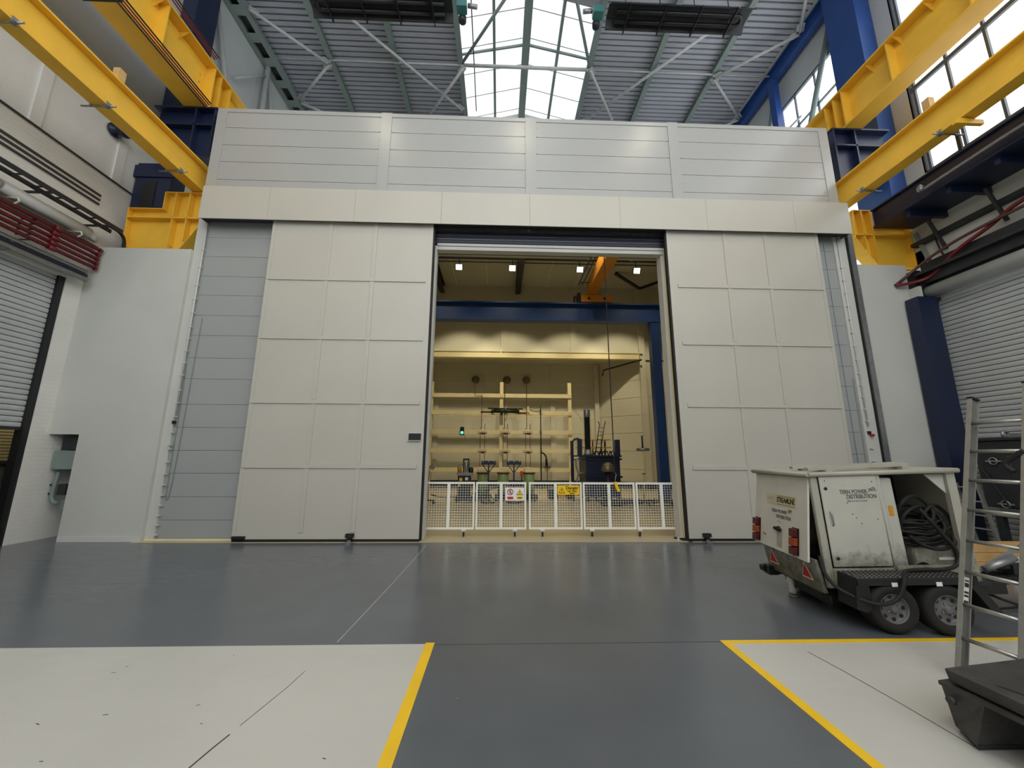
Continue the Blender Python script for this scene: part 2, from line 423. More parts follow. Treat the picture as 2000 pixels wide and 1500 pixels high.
part('jamb_strip', MB().box((3.545,7.78,0), (3.60,8.0,6.1)), white_steel, t)
t = S('trim_4', 'white jamb at the left side of the door opening', 'jamb')
part('jamb_strip', MB().box((-1.50,7.72,0), (-1.395,7.9,6.2)), white_steel, t)

# ---- sliding doors
def sliding_door(name, label, x0, x1, vx, hz, seal, hx0, hx1):
    t = S(name, label, 'door', ((x0+x1)/2, 7.55, 0))
    Y = 7.5
    part('leaf_panel', MB().box((x0,Y,0.07), (x1,Y+0.1,6.5)), white_panel, t, bevel=0.004)
    part('bottom_seal', MB().box((x0,Y+0.005,0.012), (x1,Y+0.09,0.07)), black_rubber, t, 'black rubber seal')
    b = MB().box((x0,Y-0.006,0.06), (x1,Y,0.13)); b.rivets((x0+0.1,Y-0.006,0.11), (x1-0.1,Y-0.006,0.11), 0.3, 0.008)
    part('bottom_rail', b, white_panel, t)
    for z in hz:
        b = MB().box((hx0,Y-0.02,z-0.03), (hx1,Y,z+0.045)); b.rivets((hx0+0.06,Y-0.02,z+0.015), (hx1-0.06,Y-0.02,z+0.015), 0.235, 0.007)
        b.box((hx0,Y-0.002,z-0.042), (hx1,Y,z-0.031))
        part('horizontal_batten', b, white_panel, t)
    for x in vx:
        b = MB(); zz = [0.13]+sorted(hz)+[6.45]
        for z0, z1 in zip(zz[:-1], zz[1:]):
            b.box((x-0.03,Y-0.016,z0+0.05), (x+0.045,Y,z1-0.035)); b.rivets((x-0.05,Y,z0+0.12), (x-0.05,Y,z1-0.1), 0.3, 0.007)
        part('vertical_batten', b, white_panel, t)
    for x, s in ((x0, 1), (x1, -1)):
        b = MB().box((x,Y-0.008,0.07), (x+0.07*s,Y,6.5)); b.rivets((x+0.1*s,Y,0.3), (x+0.1*s,Y,6.2), 0.3, 0.008)
        part('edge_strip', b, white_panel, t)
    xs = x1 if seal > 0 else x0
    part('edge_seal', MB().box((xs,Y+0.01,0.03), (xs+0.035*seal,Y+0.09,6.4)), black_rubber, t, 'black rubber edge seal')
    return t
hz = [1.35, 2.57, 3.86, 5.12]
d1 = sliding_door('door_1', 'left white sliding door leaf with a small dark display on it', -4.81, -1.45, [-3.60, -2.66], hz, 1, -4.79, -1.56)
d2 = sliding_door('door_2', 'right white sliding door leaf, half hidden by the trailer', 3.58, 6.96, [4.85, 5.76], hz, -1, 3.75, 6.92)
g = part('display_unit', MB().box((-1.745,7.46,1.835), (-1.49,7.5,1.985)), white_steel, d1, 'dark screen in a white housing')
part('screen', MB().box((-1.73,7.455,1.85), (-1.495,7.46,1.98)), black_paint, g)
def guide(x, d):
    b = MB().box((x-0.09,7.36,0.0), (x+0.09,7.46,0.008)); b.box((x-0.03,7.43,0.0), (x+0.03,7.445,0.07)); b.box((x-0.09,7.36,0.0), (x-0.05,7.37,0.015)); b.box((x+0.05,7.36,0.0), (x+0.09,7.37,0.015))
    g = part('floor_guide', b, galv, d, 'metal floor guide')
    part('guide_roller', MB().lathe([(0.04,0),(0.045,0.02),(0.045,0.055),(0.04,0.075)], (x,7.455,0.06), (0,0,1), 16), black_rubber, g)
    part('guide_roller_housing', MB().box((x-0.07,7.42,0.10), (x+0.07,7.49,0.16)), black_rubber, g)
guide(-2.69, d1); guide(3.9, d2)
part('bump_stop', MB().box((-4.78,7.44,0.07), (-4.56,7.49,0.115)), black_rubber, d1, 'black bump stop')
b = MB().bar((3.40,7.72,0.03), (3.62,7.46,0.045), 0.06, 0.035); part('end_stop', b, black_rubber, d2, 'black end stop')
part('end_stop_plate', MB().box((3.38,7.6,0.013), (3.58,7.7,0.02)).box((3.42,7.62,0.02), (3.55,7.68,0.055)), white_steel, d2)

# ---- side piers of the front wall
t = S('wall_pier_left', 'white plastered pier left of the doors with a low niche', 'wall')
b = MB().box((-7.95,7.60,0), (-6.47,7.80,5.78)); b.box((-8.55,7.60,1.925), (-7.95,7.80,5.78))
part('plaster', b, wall_white, t)
part('skirting', MB().box((-7.94,7.585,0), (-6.48,7.60,0.09)), white_steel, t, 'white skirting')
b = MB().box((-8.49,8.3,0), (-6.5,8.4,5.6)); part('niche_back', b, brick_white, t, 'painted brick at the back of the niche')
part('corner_bead', MB().box((-6.52,7.592,0), (-6.475,7.66,5.78)), wall_white, t)
t = S('wall_pier_right', 'white plastered pier right of the doors behind the trailer', 'wall')
part('plaster', MB().box((7.86,7.70,0), (9.08,7.85,5.82)), wall_white, t)
part('return_face', MB().box((9.02,7.48,0), (9.09,7.72,5.22)), wall_white, t, 'raised white edge of the pier')

# ---- unseen low wall added behind the camera to cut low sky light
part('rear_light_block', MB().box((-8.75,-7.2,0), (9.75,-7.0,6.0)), wall_white, S('wall_rear_added', 'low wall added behind the camera to cut low sky light, open above', 'wall'))

# ---- left wall
wl = S('wall_left', 'white painted brick side wall at left with a shutter opening', 'wall')
b = MB()
b.box((-8.75,7.30,0), (-8.5,8.45,4.95)); b.box((-8.75,-7,4.95), (-8.5,8.45,9.6)); b.box((-8.75,-7,0), (-8.5,2.2,4.95))
part('brickwork', b, brick_white, wl)
part('upper_ledge', MB().box((-8.75,-7,7.40), (-8.47,8.4,7.43)), dark_gap, wl)
b = MB()
for z in (6.93, 6.83, 6.73): b.box((-8.5,-7,z-0.022), (-8.478,7.55,z+0.022))
part('wall_groove', b, dark_gap, wl)
for y in (6.25, 7.75): part('wall_pilaster', MB().box((-8.5,y-0.09,7.43), (-8.465,y+0.09,9.5)), brick_white, wl)
part('upper_cladding', MB().box((-8.75,-7,9.6), (-8.45,14,15.2)), clad_grey, wl, 'pale grey cladding high on the wall')
part('far_wall', MB().box((-8.75,8.45,0), (-8.5,14,9.6)), brick_white, wl)
b = MB()
for y in (-4,0,4,9.4,11.3,13.0): b.box((-8.45,y-0.02,9.7), (-8.43,y+0.02,15.1))
part('cladding_seam', b, pale_steel, wl)
# annex behind the half-open shutter
ax = S('wall_annex', 'dim annex seen under the half-open left shutter', 'wall')
part('annex_shell', MB().box((-12.2,2.0,0), (-12.0,8.6,5)).box((-12.2,8.5,0), (-8.75,8.6,5)).box((-12.2,1.9,0), (-8.75,2.0,5)).box((-12.2,1.9,5), (-8.75,8.6,5.1)), dark_steel, ax)
part('annex_floor', MB().box((-12.2,1.9,-0.1), (-8.6,8.6,0)), grey_floor, ax)

lp = thing('bulkhead_lamp', 'lit bulkhead lamp inside the left annex', 'lamp', (-8.95,7.4,3.6))
part('lamp_base', MB().lathe([(0.12,0),(0.12,0.04)], (-8.95,7.4,3.66), (0,0,1), 18), galv, lp)
part('lamp_globe', MB().lathe([(0.10,0.06),(0.09,0.02),(0.05,-0.02),(0.0,-0.03)], (-8.95,7.4,3.6), (0,0,1), 18), lamp_lit, lp)
part('lamp_stem', MB().tube([(-8.95,7.4,3.7),(-8.95,7.4,5.0)], 0.015, 6), galv, lp)
_L = bpy.data.lights.new('bulkhead_light', 'POINT'); _L.energy = 60; _L.color = (1.0,0.86,0.6); _L.shadow_soft_size = 0.1
_o = bpy.data.objects.new('lamp_light', _L); C.objects.link(_o); _o.parent = lp; _o.location = (0,0,-0.1)

# ---- right wall
wr = S('wall_right', 'white side wall at right with high windows and a shutter', 'wall')
b = MB().box((9.52,7.66,0), (9.75,9,6.2)); b.box((9.52,-7,5.9), (9.75,9,7.0)); b.box((9.52,-7,0), (9.75,2,5.9)); b.box((9.52,2,4.9), (9.75,7.66,5.9))
part('masonry', b, wall_white, wr)
b = MB().box((9.9,-7,6.9), (10.1,14,8.1)); b.box((9.9,-7,13.75), (10.1,14,15.2)); b.box((9.9,7.58,8.1), (10.1,9.0,13.75)); b.box((9.9,12.6,8.1), (10.1,14,13.75)); b.box((9.75,-7,6.9), (9.9,14,7.0))
part('upper_cladding', b, clad_grey, wr, 'pale grey cladding high on the wall')

def wall_window(name, label, y0, y1, z0, z1, mull, trans, thick):
    t = S(name, label, 'window', (10.0, (y0+y1)/2, z0))
    part('window_pane', MB().box((9.99,y0,z0), (10.0,y1,z1)), glass_win, t)
    b = MB()
    for y in mull: b.box((9.93,y-thick,z0), (9.985,y+thick,z1))
    for z, k in trans: b.box((9.92,y0,z-k), (9.985,y1,z+k))
    for y in (y0, y1): b.box((9.9,y-0.03,z0), (9.985,y+0.03,z1))
    for z in (z0, z1): b.box((9.9,y0,z-0.03), (9.985,y1,z+0.03))
    part('glazing_bars', b, bar_dark, t)
wall_window('window_1', 'large bright side window at right behind the yellow girders', -6.5, 7.58, 8.12, 13.75, [7.5-0.68*i for i in range(21)], [(10.36,0.05),(9.2,0.03),(11.9,0.03)], 0.025)
wall_window('window_2', 'bright high window beyond the right blue column', 9.0, 12.6, 8.12, 13.7, [9.95,10.75,11.35], [(12.55,0.02),(10.5,0.03)], 0.02)

# ---- ceiling: deck, purlins, roof light
ce = S('ceiling', 'grey corrugated steel roof deck of the hall', 'ceiling')
def deck(x0, x1, z, y0, y1, pitch=0.18, dep=0.07):
    b = MB(); n = int((y1-y0)/pitch); prof = []
    for i in range(n):
        y = y0+i*pitch
        prof += [(y, 0), (y+pitch*0.62, 0), (y+pitch*0.66, dep), (y+pitch*0.95, dep)]
    prof.append((y1, 0))
    pts = [(x0, y, z+d) for y, d in prof]+[(x1, y, z+d) for y, d in prof]; m = len(prof)
    b.poly(pts, [(i, i+1, m+i+1, m+i) for i in range(m-1)])
    return b
part('deck_sheet', deck(-8.6,-1.45,15.32,-7,13.9), roof_deck, ce)
part('deck_sheet', deck(2.99,10.1,15.32,-7,13.9), roof_deck, ce)
part('roof_cover', MB().box((-8.75,-7,15.40), (-1.5,14.0,15.5)).box((3.04,-7,15.40), (10.1,14.0,15.5)), dark_steel, ce)
part('end_gable', MB().box((-8.75,13.9,9.3), (10.1,14.05,15.4)).box((-1.5,13.9,15.4), (3.1,14.05,16.3)), clad_grey, ce)
sk = S('window_3', 'bright ridged roof light running down the middle of the roof', 'roof light')
Z0, Z1, XL, XR, XC = 15.30, 15.90, -1.45, 2.99, 0.80
part('glazing_sheet', MB().poly([(XL,-7,Z0),(XC,-7,Z1),(XC,13.9,Z1),(XL,13.9,Z0)], [(0,1,2,3)]), glass_sky, sk, 'left slope of translucent sheets')
part('glazing_sheet', MB().poly([(XC,9.55,Z1),(XR,9.55,Z0),(XR,13.9,Z0),(XC,13.9,Z1)], [(0,1,2,3)]), glass_sky, sk, 'right slope of translucent sheets')
part('glazing_sheet', MB().poly([(XC,-7,Z1),(XR,-7,Z0),(XR,6.5,Z0),(XC,6.5,Z1)], [(0,1,2,3)]), glass_sky, sk)
part('blank_sheet', MB().poly([(XC,6.5,Z1),(XR,6.5,Z0),(XR,9.55,Z0),(XC,9.55,Z1)], [(0,1,2,3)]), roof_deck, sk, 'opaque grey sheet in the right slope')
b = MB()
for i in range(23):
    y = -6.6+i*0.92
    b.bar((XL,y,Z0-0.01), (XC,y,Z1-0.01), 0.022, 0.012)
    if y > 9.6 or y < 6.4: b.bar((XC,y,Z1-0.01), (XR,y,Z0-0.01), 0.022, 0.012)
part('sheet_joint', b, pale_steel, sk)
part('ridge_beam', MB().box((0.66,-7,Z1-0.26), (0.92,13.9,Z1-0.04)), green_grey, sk, 'grey ridge beam')
for x in (-0.32, 1.90): part('glazing_bar', MB().box((x-0.045,-7,15.42), (x+0.045,13.9,15.56)), green_grey, sk)
for y in (11.3,): part('ridge_rafter', MB().bar((XL,y-0.25,Z0-0.02), (XC,y-0.25,Z1-0.1), 0.05, 0.08).bar((XC,y-0.25,Z1-0.1), (XR,y-0.25,Z0-0.02), 0.05, 0.08), green_grey, sk)

# ---- test room shell
rb = S('wall_back', 'cream end wall of the test room with a deep recess', 'wall')
part('wall_face', MB().box((-6.6,20.8,0), (5.5,21,6.7)), cream_wall, rb)
b = MB().prism([(5.4,20.8),(7.25,19.0),(7.4,19.1),(5.5,21.0)], (0,0,6.7), (0,0,0), (1,0,0), (0,1,0)); part('splayed_face', b, cream_wall, rb)
part('wall_face', MB().box((7.25,19.0,0), (9.4,19.2,10.5)), cream_wall, rb)
part('wall_face', MB().box((-6.6,19.0,6.75), (7.25,19.2,10.5)), cream_wall, rb)
part('recess_soffit', MB().prism([(-6.6,18.9),(7.3,18.9),(5.4,20.95),(-6.6,20.95)], (0,0,0.1), (0,0,6.65), (1,0,0), (0,1,0)), cream_wall, rb)
part('ledge_beam', MB().box((-6.6,18.62,6.42), (7.02,18.95,6.66)), cream_steel, rb, 'cream box beam along the ledge')
part('ledge_top', MB().box((-6.6,18.72,6.75), (7.25,19.0,6.80)), cream_wall, rb)
part('ledge_end', MB().prism([(7.02,18.62),(7.25,18.95),(7.02,18.95)], (0,0,0.3), (0,0,6.42), (1,0,0), (0,1,0)), cream_steel, rb)
part('beam_cleat', MB().box((0.02,18.58,6.40), (0.08,18.63,6.86)), cream_steel, rb)
for x in (-3.4, 0.28, 2.9): part('wall_post', MB().box((x-0.13,20.72,0.3), (x+0.13,20.8,6.6)), cream_wall, rb)
part('wall_post', MB().box((5.18,20.55,0.3), (5.42,20.8,6.6)), cream_wall, rb)
part('wall_post', MB().box((7.12,18.82,0.3), (7.42,19.0,10.3)), cream_wall, rb)
for x in (0.15, 3.75): part('wall_post', MB().box((x-0.13,18.93,6.8), (x+0.13,19.0,10.3)), cream_wall, rb)
b = MB()
for z in (1.0,1.9,2.8,3.7,4.6,5.5): b.box((-6.6,20.79,z-0.012), (5.4,20.802,z+0.012)); b.bar((5.41,20.78,z), (7.24,19.0,z), 0.02, 0.024); b.box((7.3,18.99,z-0.012), (9.3,19.002,z+0.012))
part('panel_joint', b, cream_steel, rb)
part('skirting', MB().box((-6.6,20.70,0.06), (5.4,20.8,0.33)).bar((5.40,20.74,0.2), (7.26,18.94,0.2), 0.1, 0.26).box((7.25,18.9,0.06), (9.3,19.0,0.33)), black_paint, rb, 'black skirting')
part('ceiling_line', MB().box((7.2,18.97,6.40), (9.3,19.0,6.48)), dark_gap, rb)
t = S('wall_room', 'cream side and front walls of the test room', 'wall')
part('side_wall', MB().box((-6.45,7.9,0), (-6.35,13.05,9.3)).box((-6.8,13.0,0), (-6.6,21,10.5)).box((-6.8,13.0,0), (-6.35,13.1,10.5)), cream_wall, t)
part('side_wall', MB().box((7.62,7.95,0), (7.72,13.05,9.3)).box((9.3,13.0,0), (9.5,19.2,10.5)).box((7.62,13.0,0), (9.5,13.1,10.5)), cream_wall, t)
part('front_lining', MB().box((-6.4,7.9,0), (-1.6,8.0,9.3)).box((3.72,7.95,0), (7.65,8.05,9.3)).box((-1.6,7.92,6.1), (3.72,8.0,9.3)), cream_wall, t)
t = S('ceiling_room', 'dim grey ceiling of the test room with dark rafters', 'ceiling')
part('ceiling_sheet', MB().box((-6.8,13.0,10.40), (9.5,21,10.5)).box((-6.45,7.9,9.2), (7.72,13.1,9.3)).box((-6.45,13.0,9.2), (7.72,13.1,10.5)), ceil_dark, t)
for x in (-3.05, 0.9, 4.9): part('rafter', MB().I((x,13.1,10.18), (x,19.0,10.18), 0.26, 0.44, 0.03, 0.05), dark_steel, t)
part('cross_beam', MB().I((-6.6,15.55,10.2), (9.3,15.55,10.2), 0.16, 0.26, 0.02, 0.04, (0,0,1)), dark_steel, t)
b = MB()
for x in (-4.6,-2.3,-0.7,2.4,3.9): b.box((x-0.012,13.1,10.385), (x+0.012,19,10.4))
part('ceiling_joint', b, cream_steel, t)
# ================================================================ HALL STEELWORK AND SERVICES
GP = 'crane runway girders'
# ---- lower runway girders
def low_girder(name, label, x, s):
    # s = +1 when the face seen from the hall looks towards +x (left side)
    t = thing(name, label, 'girder', (x, 8.1, 7.3))
    part('girder_section', MB().I((x,-7,7.61), (x,8.1,7.61), 0.27, 0.62, 0.035, 0.03), yellow_steel, t, bevel=0.004)
    for y in (7.19, 5.69, 4.42, 2.9):
        b = MB().tube([(x-s*0.30,y,7.28),(x+s*0.27,y,7.28)], 0.014, 8); b.lathe([(0.03,0),(0.03,0.03)], (x+s*0.16,y,7.29), (s,0,0), 6, False)
        b.box((x+s*0.10,y-0.035,7.26), (x+s*0.15,y+0.035,7.355)).lathe([(0.026,0),(0.026,0.03)], (x-s*0.16,y,7.29), (s,0,0), 6, False); part('rail_clamp', b, galv, t, 'bare steel clamp')
    part('end_block', MB().box((x+s*0.02,5.74,7.925), (x+s*0.13,5.86,8.13)), timber, t, 'wooden block on the top flange')
    return t
low_girder('runway_girder', 'lower yellow steel girder along the left wall', -6.75, 1)
low_girder('runway_girder', 'lower yellow steel girder in front of the right windows', 7.98, -1)
def up_girder(name, label, x, s, zb, zt, w, ys):
    t = thing(name, label, 'girder', (x, 9.0, zb))
    part('girder_section', MB().I((x,-7,(zb+zt)/2), (x,9.0,(zb+zt)/2), w, zt-zb, 0.045, 0.035), yellow_steel, t, bevel=0.004)
    for y in ys:
        part('stiffener', MB().box((x-w*0.46,y-0.012,zb+0.04), (x+w*0.46,y+0.012,zt-0.04)), yellow_steel, t)
    for y in [-1+0.62*i for i in range(14)]:
        part('flange_gusset', MB().prism([(0,0),(s*w*0.45,0),(0,-0.2)], (0,0.015,0), (x,y,zt-0.045), (1,0,0), (0,0,1)), yellow_steel, t)
    b = MB()
    for i in range(4): b.lathe([(0.02,0),(0.02,0.02)], (x+s*0.02, 7.72, zb+0.25+0.2*i), (s,0,0), 8, False)
    part('splice_bolts', b, yellow_steel, t)
    return t
up_girder('runway_girder', 'upper deep yellow plate girder at left, carrying thin conductor bars', -7.10, 1, 9.45, 10.68, 0.5, (5.1, 6.57, 7.88, 8.09, 8.41))
up_girder('runway_girder', 'upper deep yellow plate girder crossing the right windows', 8.53, -1, 9.45, 10.5, 0.46, (5.2, 6.6, 7.72, 7.96, 8.2))
def conductor(label, x, z, cols, dx, dz):
    t = thing('conductor_bar_set', label, 'conductor bars', (x, 2, z), group='crane conductor bars')
    for i, m in enumerate(cols):
        part('conductor_bar', MB().tube([(x+dx*i,-6,z+dz*i), (x+dx*i,7.72,z+dz*i)], 0.016, 6), m, t)
    for y in ((1.2, 5.6) if z < 10 else ()):
        part('bracket_arm', MB().bar((x-0.55,y,z-0.03), (x+0.12,y,z-0.03), 0.04, 0.03), dark_steel, t)
    return t
conductor('four red and black conductor bars under the left upper girder edge', -6.82, 9.40, (black_paint, red_pipe_m, red_pipe_m, black_paint), 0.035, 0.03)
conductor('red and black conductor bars along the top edge of the left upper girder', -6.80, 10.72, (red_pipe_m, red_pipe_m, black_paint), 0.045, 0.02)

# ---- yellow corbels on the columns
def corbel(label, pts, xs, stiff, s):
    t = thing('corbel_bracket', label, 'bracket', (xs, 8.0, 5.9))
    part('web_plate', MB().prism(pts, (0,0.03,0), (0,7.94,0), (1,0,0), (0,0,1)), yellow_steel, t)
    n = len(pts)
    for i in range(n):
        p, q = pts[i], pts[(i+1) % n]
        part('flange', MB().bar((p[0],7.96,p[1]), (q[0],7.96,q[1]), 0.28, 0.03, (0,1,0)) if False else MB().prism([(p[0],p[1]),(q[0],q[1]),(q[0]+(0.02 if q[0]>xs else -0.02),q[1]+0.015),(p[0]+(0.02 if p[0]>xs else -0.02),p[1]+0.015)], (0,0.28,0), (0,7.82,0), (1,0,0), (0,0,1)), yellow_steel, t)
    part('flange', MB().box((min(p[0] for p in pts),7.80,6.62), (max(p[0] for p in pts),8.08,6.645)), yellow_steel, t)
    for x, z0, z1 in stiff: part('stiffener', MB().box((x-0.012,7.80,z0), (x+0.012,7.95,z1)), yellow_steel, t)
    return t
corbel('yellow stepped bracket under the left lower girder', [(-8.15,6.85),(-7.42,6.85),(-7.42,7.26),(-6.55,7.26),(-6.55,6.55),(-7.0,5.80),(-8.1,5.80)], -7.4, [(-7.18,6.0,7.24),(-6.88,6.1,7.24)], 1)
corbel('yellow stepped bracket under the right lower girder', [(8.22,7.26),(8.66,7.26),(8.66,6.88),(9.5,6.88),(9.5,5.85),(8.62,5.85),(8.18,6.55)], 8.9, [(8.38,6.2,7.24),(8.60,5.9,7.24)], -1)

# ---- blue columns and crane heads
def column(label, x0, x1, y0, y1, z0, z1, m, nm='steel_column', slot=False):
    t = thing(nm, label, 'column', ((x0+x1)/2, (y0+y1)/2, z0))
    xm = (x0+x1)/2; ym = (y0+y1)/2
    part('flange', MB().box((x0,y0,z0), (x1,y0+0.03,z1)), m, t); part('flange', MB().box((x0,y1-0.03,z0), (x1,y1,z1)), m, t)
    part('web', MB().box((xm-0.015,y0+0.03,z0), (xm+0.015,y1-0.03,z1)), m, t)
    part('side_plate', MB().box((x0,y0+0.03,z0), (x0+0.02,y1-0.03,z1)).box((x1-0.02,y0+0.03,z0), (x1,y1-0.03,z1)), m, t)
    return t
c1 = column('navy column behind the left yellow bracket', -8.45, -7.65, 8.12, 8.5, 5.8, 8.22, navy_steel)
part('web_opening', MB().box((-8.25,8.105,6.9), (-7.95,8.12,7.75)), black_paint, c1, 'dark slot in the column')
part('splice_plate', MB().box((-8.49,8.09,7.85), (-7.6,8.12,8.15)), navy_steel, c1)
column('navy upper column behind the left upper girder, by pale cladding', -8.42, -8.05, 8.35, 9.0, 9.5, 15.3, navy_steel)
column('blue column standing beside the right roller shutter', 8.86, 9.29, 7.40, 7.66, 0, 4.95, blue_steel if False else navy_steel)
column('blue upper column between the two right-hand windows', 9.45, 9.88, 8.0, 8.85, 7.0, 15.3, blue_steel)
column('slim blue post under the eaves beam near the far right window', 9.50, 9.70, 11.05, 11.3, 9.3, 14.75, blue_steel)
def crane_head(label, x0, x1, z0, z1, xs, mirror):
    t = thing('crane_head_bracket', label, 'bracket', ((x0+x1)/2, 8.1, z0))
    xi, xo = (x1, x0) if mirror else (x0, x1)
    part('front_plate', MB().prism([(xi,z1),(xi,z0),(xi+(xs-xi)*0.5,z0),(xo,z1-0.75),(xo,z1)], (0,0.03,0), (0,7.90,0), (1,0,0), (0,0,1)), navy_steel, t)
    part('top_plate', MB().box((x0-0.04,7.75,z1-0.04), (x1+0.04,8.5,z1)), navy_steel, t)
    part('rib', MB().box((x0,7.76,z1-0.48), (x1,7.9,z1-0.44)), navy_steel, t)
    for x in (xi, xs): part('rib', MB().box((x-0.02,7.76,z0+0.02), (x+0.02,7.9,z1-0.04)), navy_steel, t)
    part('body_box', MB().box((x0+0.1,7.95,z0+0.2), (x1-0.1,8.5,z1-0.04)), navy_steel, t)
    return t
crane_head('navy box bracket under the left upper girder', -7.95, -6.62, 8.25, 9.44, -7.05, True)
crane_head('navy box bracket under the right upper girder', 8.02, 9.38, 8.0, 9.44, 8.55, False)
solid('cable_drum', MB().lathe([(0.14,0),(0.15,0.02),(0.15,0.06),(0.10,0.08),(0.10,0.2),(0.15,0.22),(0.15,0.28)], (-8.48,7.5,8.5), (1,0,0), 20), navy_steel, 'navy round cable drum on the left wall under the girder', 'cable drum')

# ---- roof steel
PUR = [(-1.50,'beside the left edge of the roof light'), (-3.75,'second from the roof light on its left'), (-6.02,'third from the roof light on its left'),
       (3.05,'beside the right edge of the roof light'), (5.32,'second from the roof light on its right'), (7.58,'third from the roof light on its right')]
p0 = None
for x, l in PUR:
    lab = 'grey green roof purlin '+l
    if p0 is None:
        p0 = thing('roof_purlin', lab, 'purlin', (x, 3.5, 15.1), group='roof purlins')
        part('purlin_section', MB().I((x,-7,15.20), (x,13.9,15.20), 0.14, 0.20, 0.02, 0.05), green_grey, p0)
        part('lower_flange', MB().box((x-0.09,-7,15.085), (x+0.09,13.9,15.10)), green_grey, p0)
    else: dup(p0, (x, 3.5, 15.1), lab)
eb = thing('eaves_beam', 'grey green lattice eaves beam along the left side of the roof', 'beam', (-8.25, 3.5, 14.9))
part('chord', MB().box((-8.44,-7,14.98), (-8.30,13.9,15.12)), green_grey, eb); part('chord', MB().box((-8.02,-7,14.98), (-7.86,13.9,15.12)), green_grey, eb)
for i in range(26): part('batten_plate', MB().box((-8.3,-6.4+i*0.8,14.99), (-8.02,-6.1+i*0.8,15.0)), green_grey, eb)
part('dark_board', MB().box((-8.3,-7,15.12), (-8.02,13.9,15.14)), dark_steel, eb)  # dark strip above the gap between the chords
eb = thing('eaves_beam', 'blue eaves beam along the right side of the roof', 'beam', (9.7, 3.5, 14.7))
part('beam_section', MB().I((9.68,-7,14.98), (9.68,13.9,14.98), 0.24, 0.5, 0.03, 0.03), blue_steel, eb)
part('packing_strip', MB().box((9.5,-7,15.23), (9.56,13.9,15.3)), pale_steel, eb)
def rod(name, pts, r, m, label, cat, group=None):
    t = solid(name, MB().tube(pts, r, 10), m, label, cat, group); return t
ZB = 14.98
gb = 'white roof bracing tubes'
BR = [((-7.78,9.72),(-6.1,11.3),'leftmost, from the eaves beam down to the left tie rod joint'), ((-6.1,11.35),(-7.78,12.75),'leftmost, beyond the tie rod'),
      ((-7.78,12.9),(-6.6,13.6),'leftmost, low against the clad wall top'),
      ((-5.1,9.55),(-1.6,12.95),'long one left of the roof light'), ((-1.4,11.2),(-3.3,13.6),'short one meeting the left edge of the roof light'),
      ((3.05,11.1),(4.75,13.6),'short one meeting the right edge of the roof light'), ((7.2,9.2),(3.2,13.4),'long one right of the roof light'),
      ((9.5,9.8),(7.6,11.3),'rightmost, from the eaves beam to the right tie rod joint'), ((7.6,11.35),(9.5,12.9),'rightmost, beyond the tie rod'),
      ((8.6,8.2),(9.5,9.7),'rightmost, near the top of the photo by the blue beam'), ((9.5,13.0),(8.7,13.6),'rightmost, low against the clad wall top')]
for a, c, l in BR:
    ZB = 14.86 if l.startswith('short') else 14.98
    t = thing('bracing_tube', 'white roof bracing tube '+l, 'bracing', (a[0], a[1], ZB), group=gb)
    part('tube', MB().tube([(a[0],a[1],ZB), (c[0],c[1],ZB)], 0.05, 10), pale_steel, t)
    d = (Vector(c)-Vector(a)).normalized()
    for e, q in ((a, d), (c, -d)):
        part('gusset_plate', MB().bar((e[0]-q.x*0.05,e[1]-q.y*0.05,ZB+0.03), (e[0]+q.x*0.22,e[1]+q.y*0.22,ZB+0.03), 0.2, 0.02), pale_steel, t)
for (a, c, l) in (((-1.5,11.3),(0.8,8.2),'left slope of'), ((3.05,11.2),(1.6,7.8),'right slope of')):
    rod('bracing_tube', [(a[0],a[1],15.12),(c[0],c[1],15.12)], 0.05, green_grey, 'dark bracing tube crossing the %s the roof light' % l, 'bracing', gb)
for x0, x1, l in ((-8.0,-1.5,'left of the roof light'), (-1.5,3.05,'crossing the roof light'), (3.05,9.6,'right of the roof light')):
    rod('tie_rod', [(x0,11.28,15.1),(x1,11.28,15.1)], 0.03 if 'cross' not in l else 0.055, pale_steel, 'thin white tie rod under the roof deck, '+l, 'tie rod', 'roof tie rods')
# hanging wire in front of the roof light
rod('hanging_wire', [(-1.0,9.2,15.2),(-1.05,13.0,15.0)], 0.018, black_paint, 'black cable running below the left part of the roof light', 'cable')

# left gable bracing in front of the pale cladding
for p, q, r, l in (((-8.30,11.55,9.3),(-8.30,11.55,15.0),0.09,'upright pale post against the left cladding'), ((-8.30,9.1,14.6),(-8.30,11.0,9.6),0.07,'long slanting pale brace against the left cladding'),
                   ((-8.3,10.2,13.0),(-8.3,11.5,14.6),0.035,'thin pale strut joining the slanting brace to the post'), ((-8.3,11.6,14.9),(-8.3,12.6,11.5),0.06,'short slanting brace beyond the pale post')):
    rod('diagonal_brace', [p, q], r, pale_steel, l, 'brace')
rod('diagonal_brace', [(9.80,9.0,14.5),(9.80,11.4,9.4)], 0.08, green_grey, 'grey slanting brace across the far right window', 'brace')
rod('diagonal_brace', [(9.75,10.4,12.55),(9.75,11.1,12.6)], 0.035, pale_steel, 'thin level strut beside the slim blue post', 'brace')
rod('diagonal_brace', [(9.80,11.4,14.5),(9.80,12.8,10.5)], 0.07, green_grey, 'grey slanting brace beyond the slim blue post', 'brace')

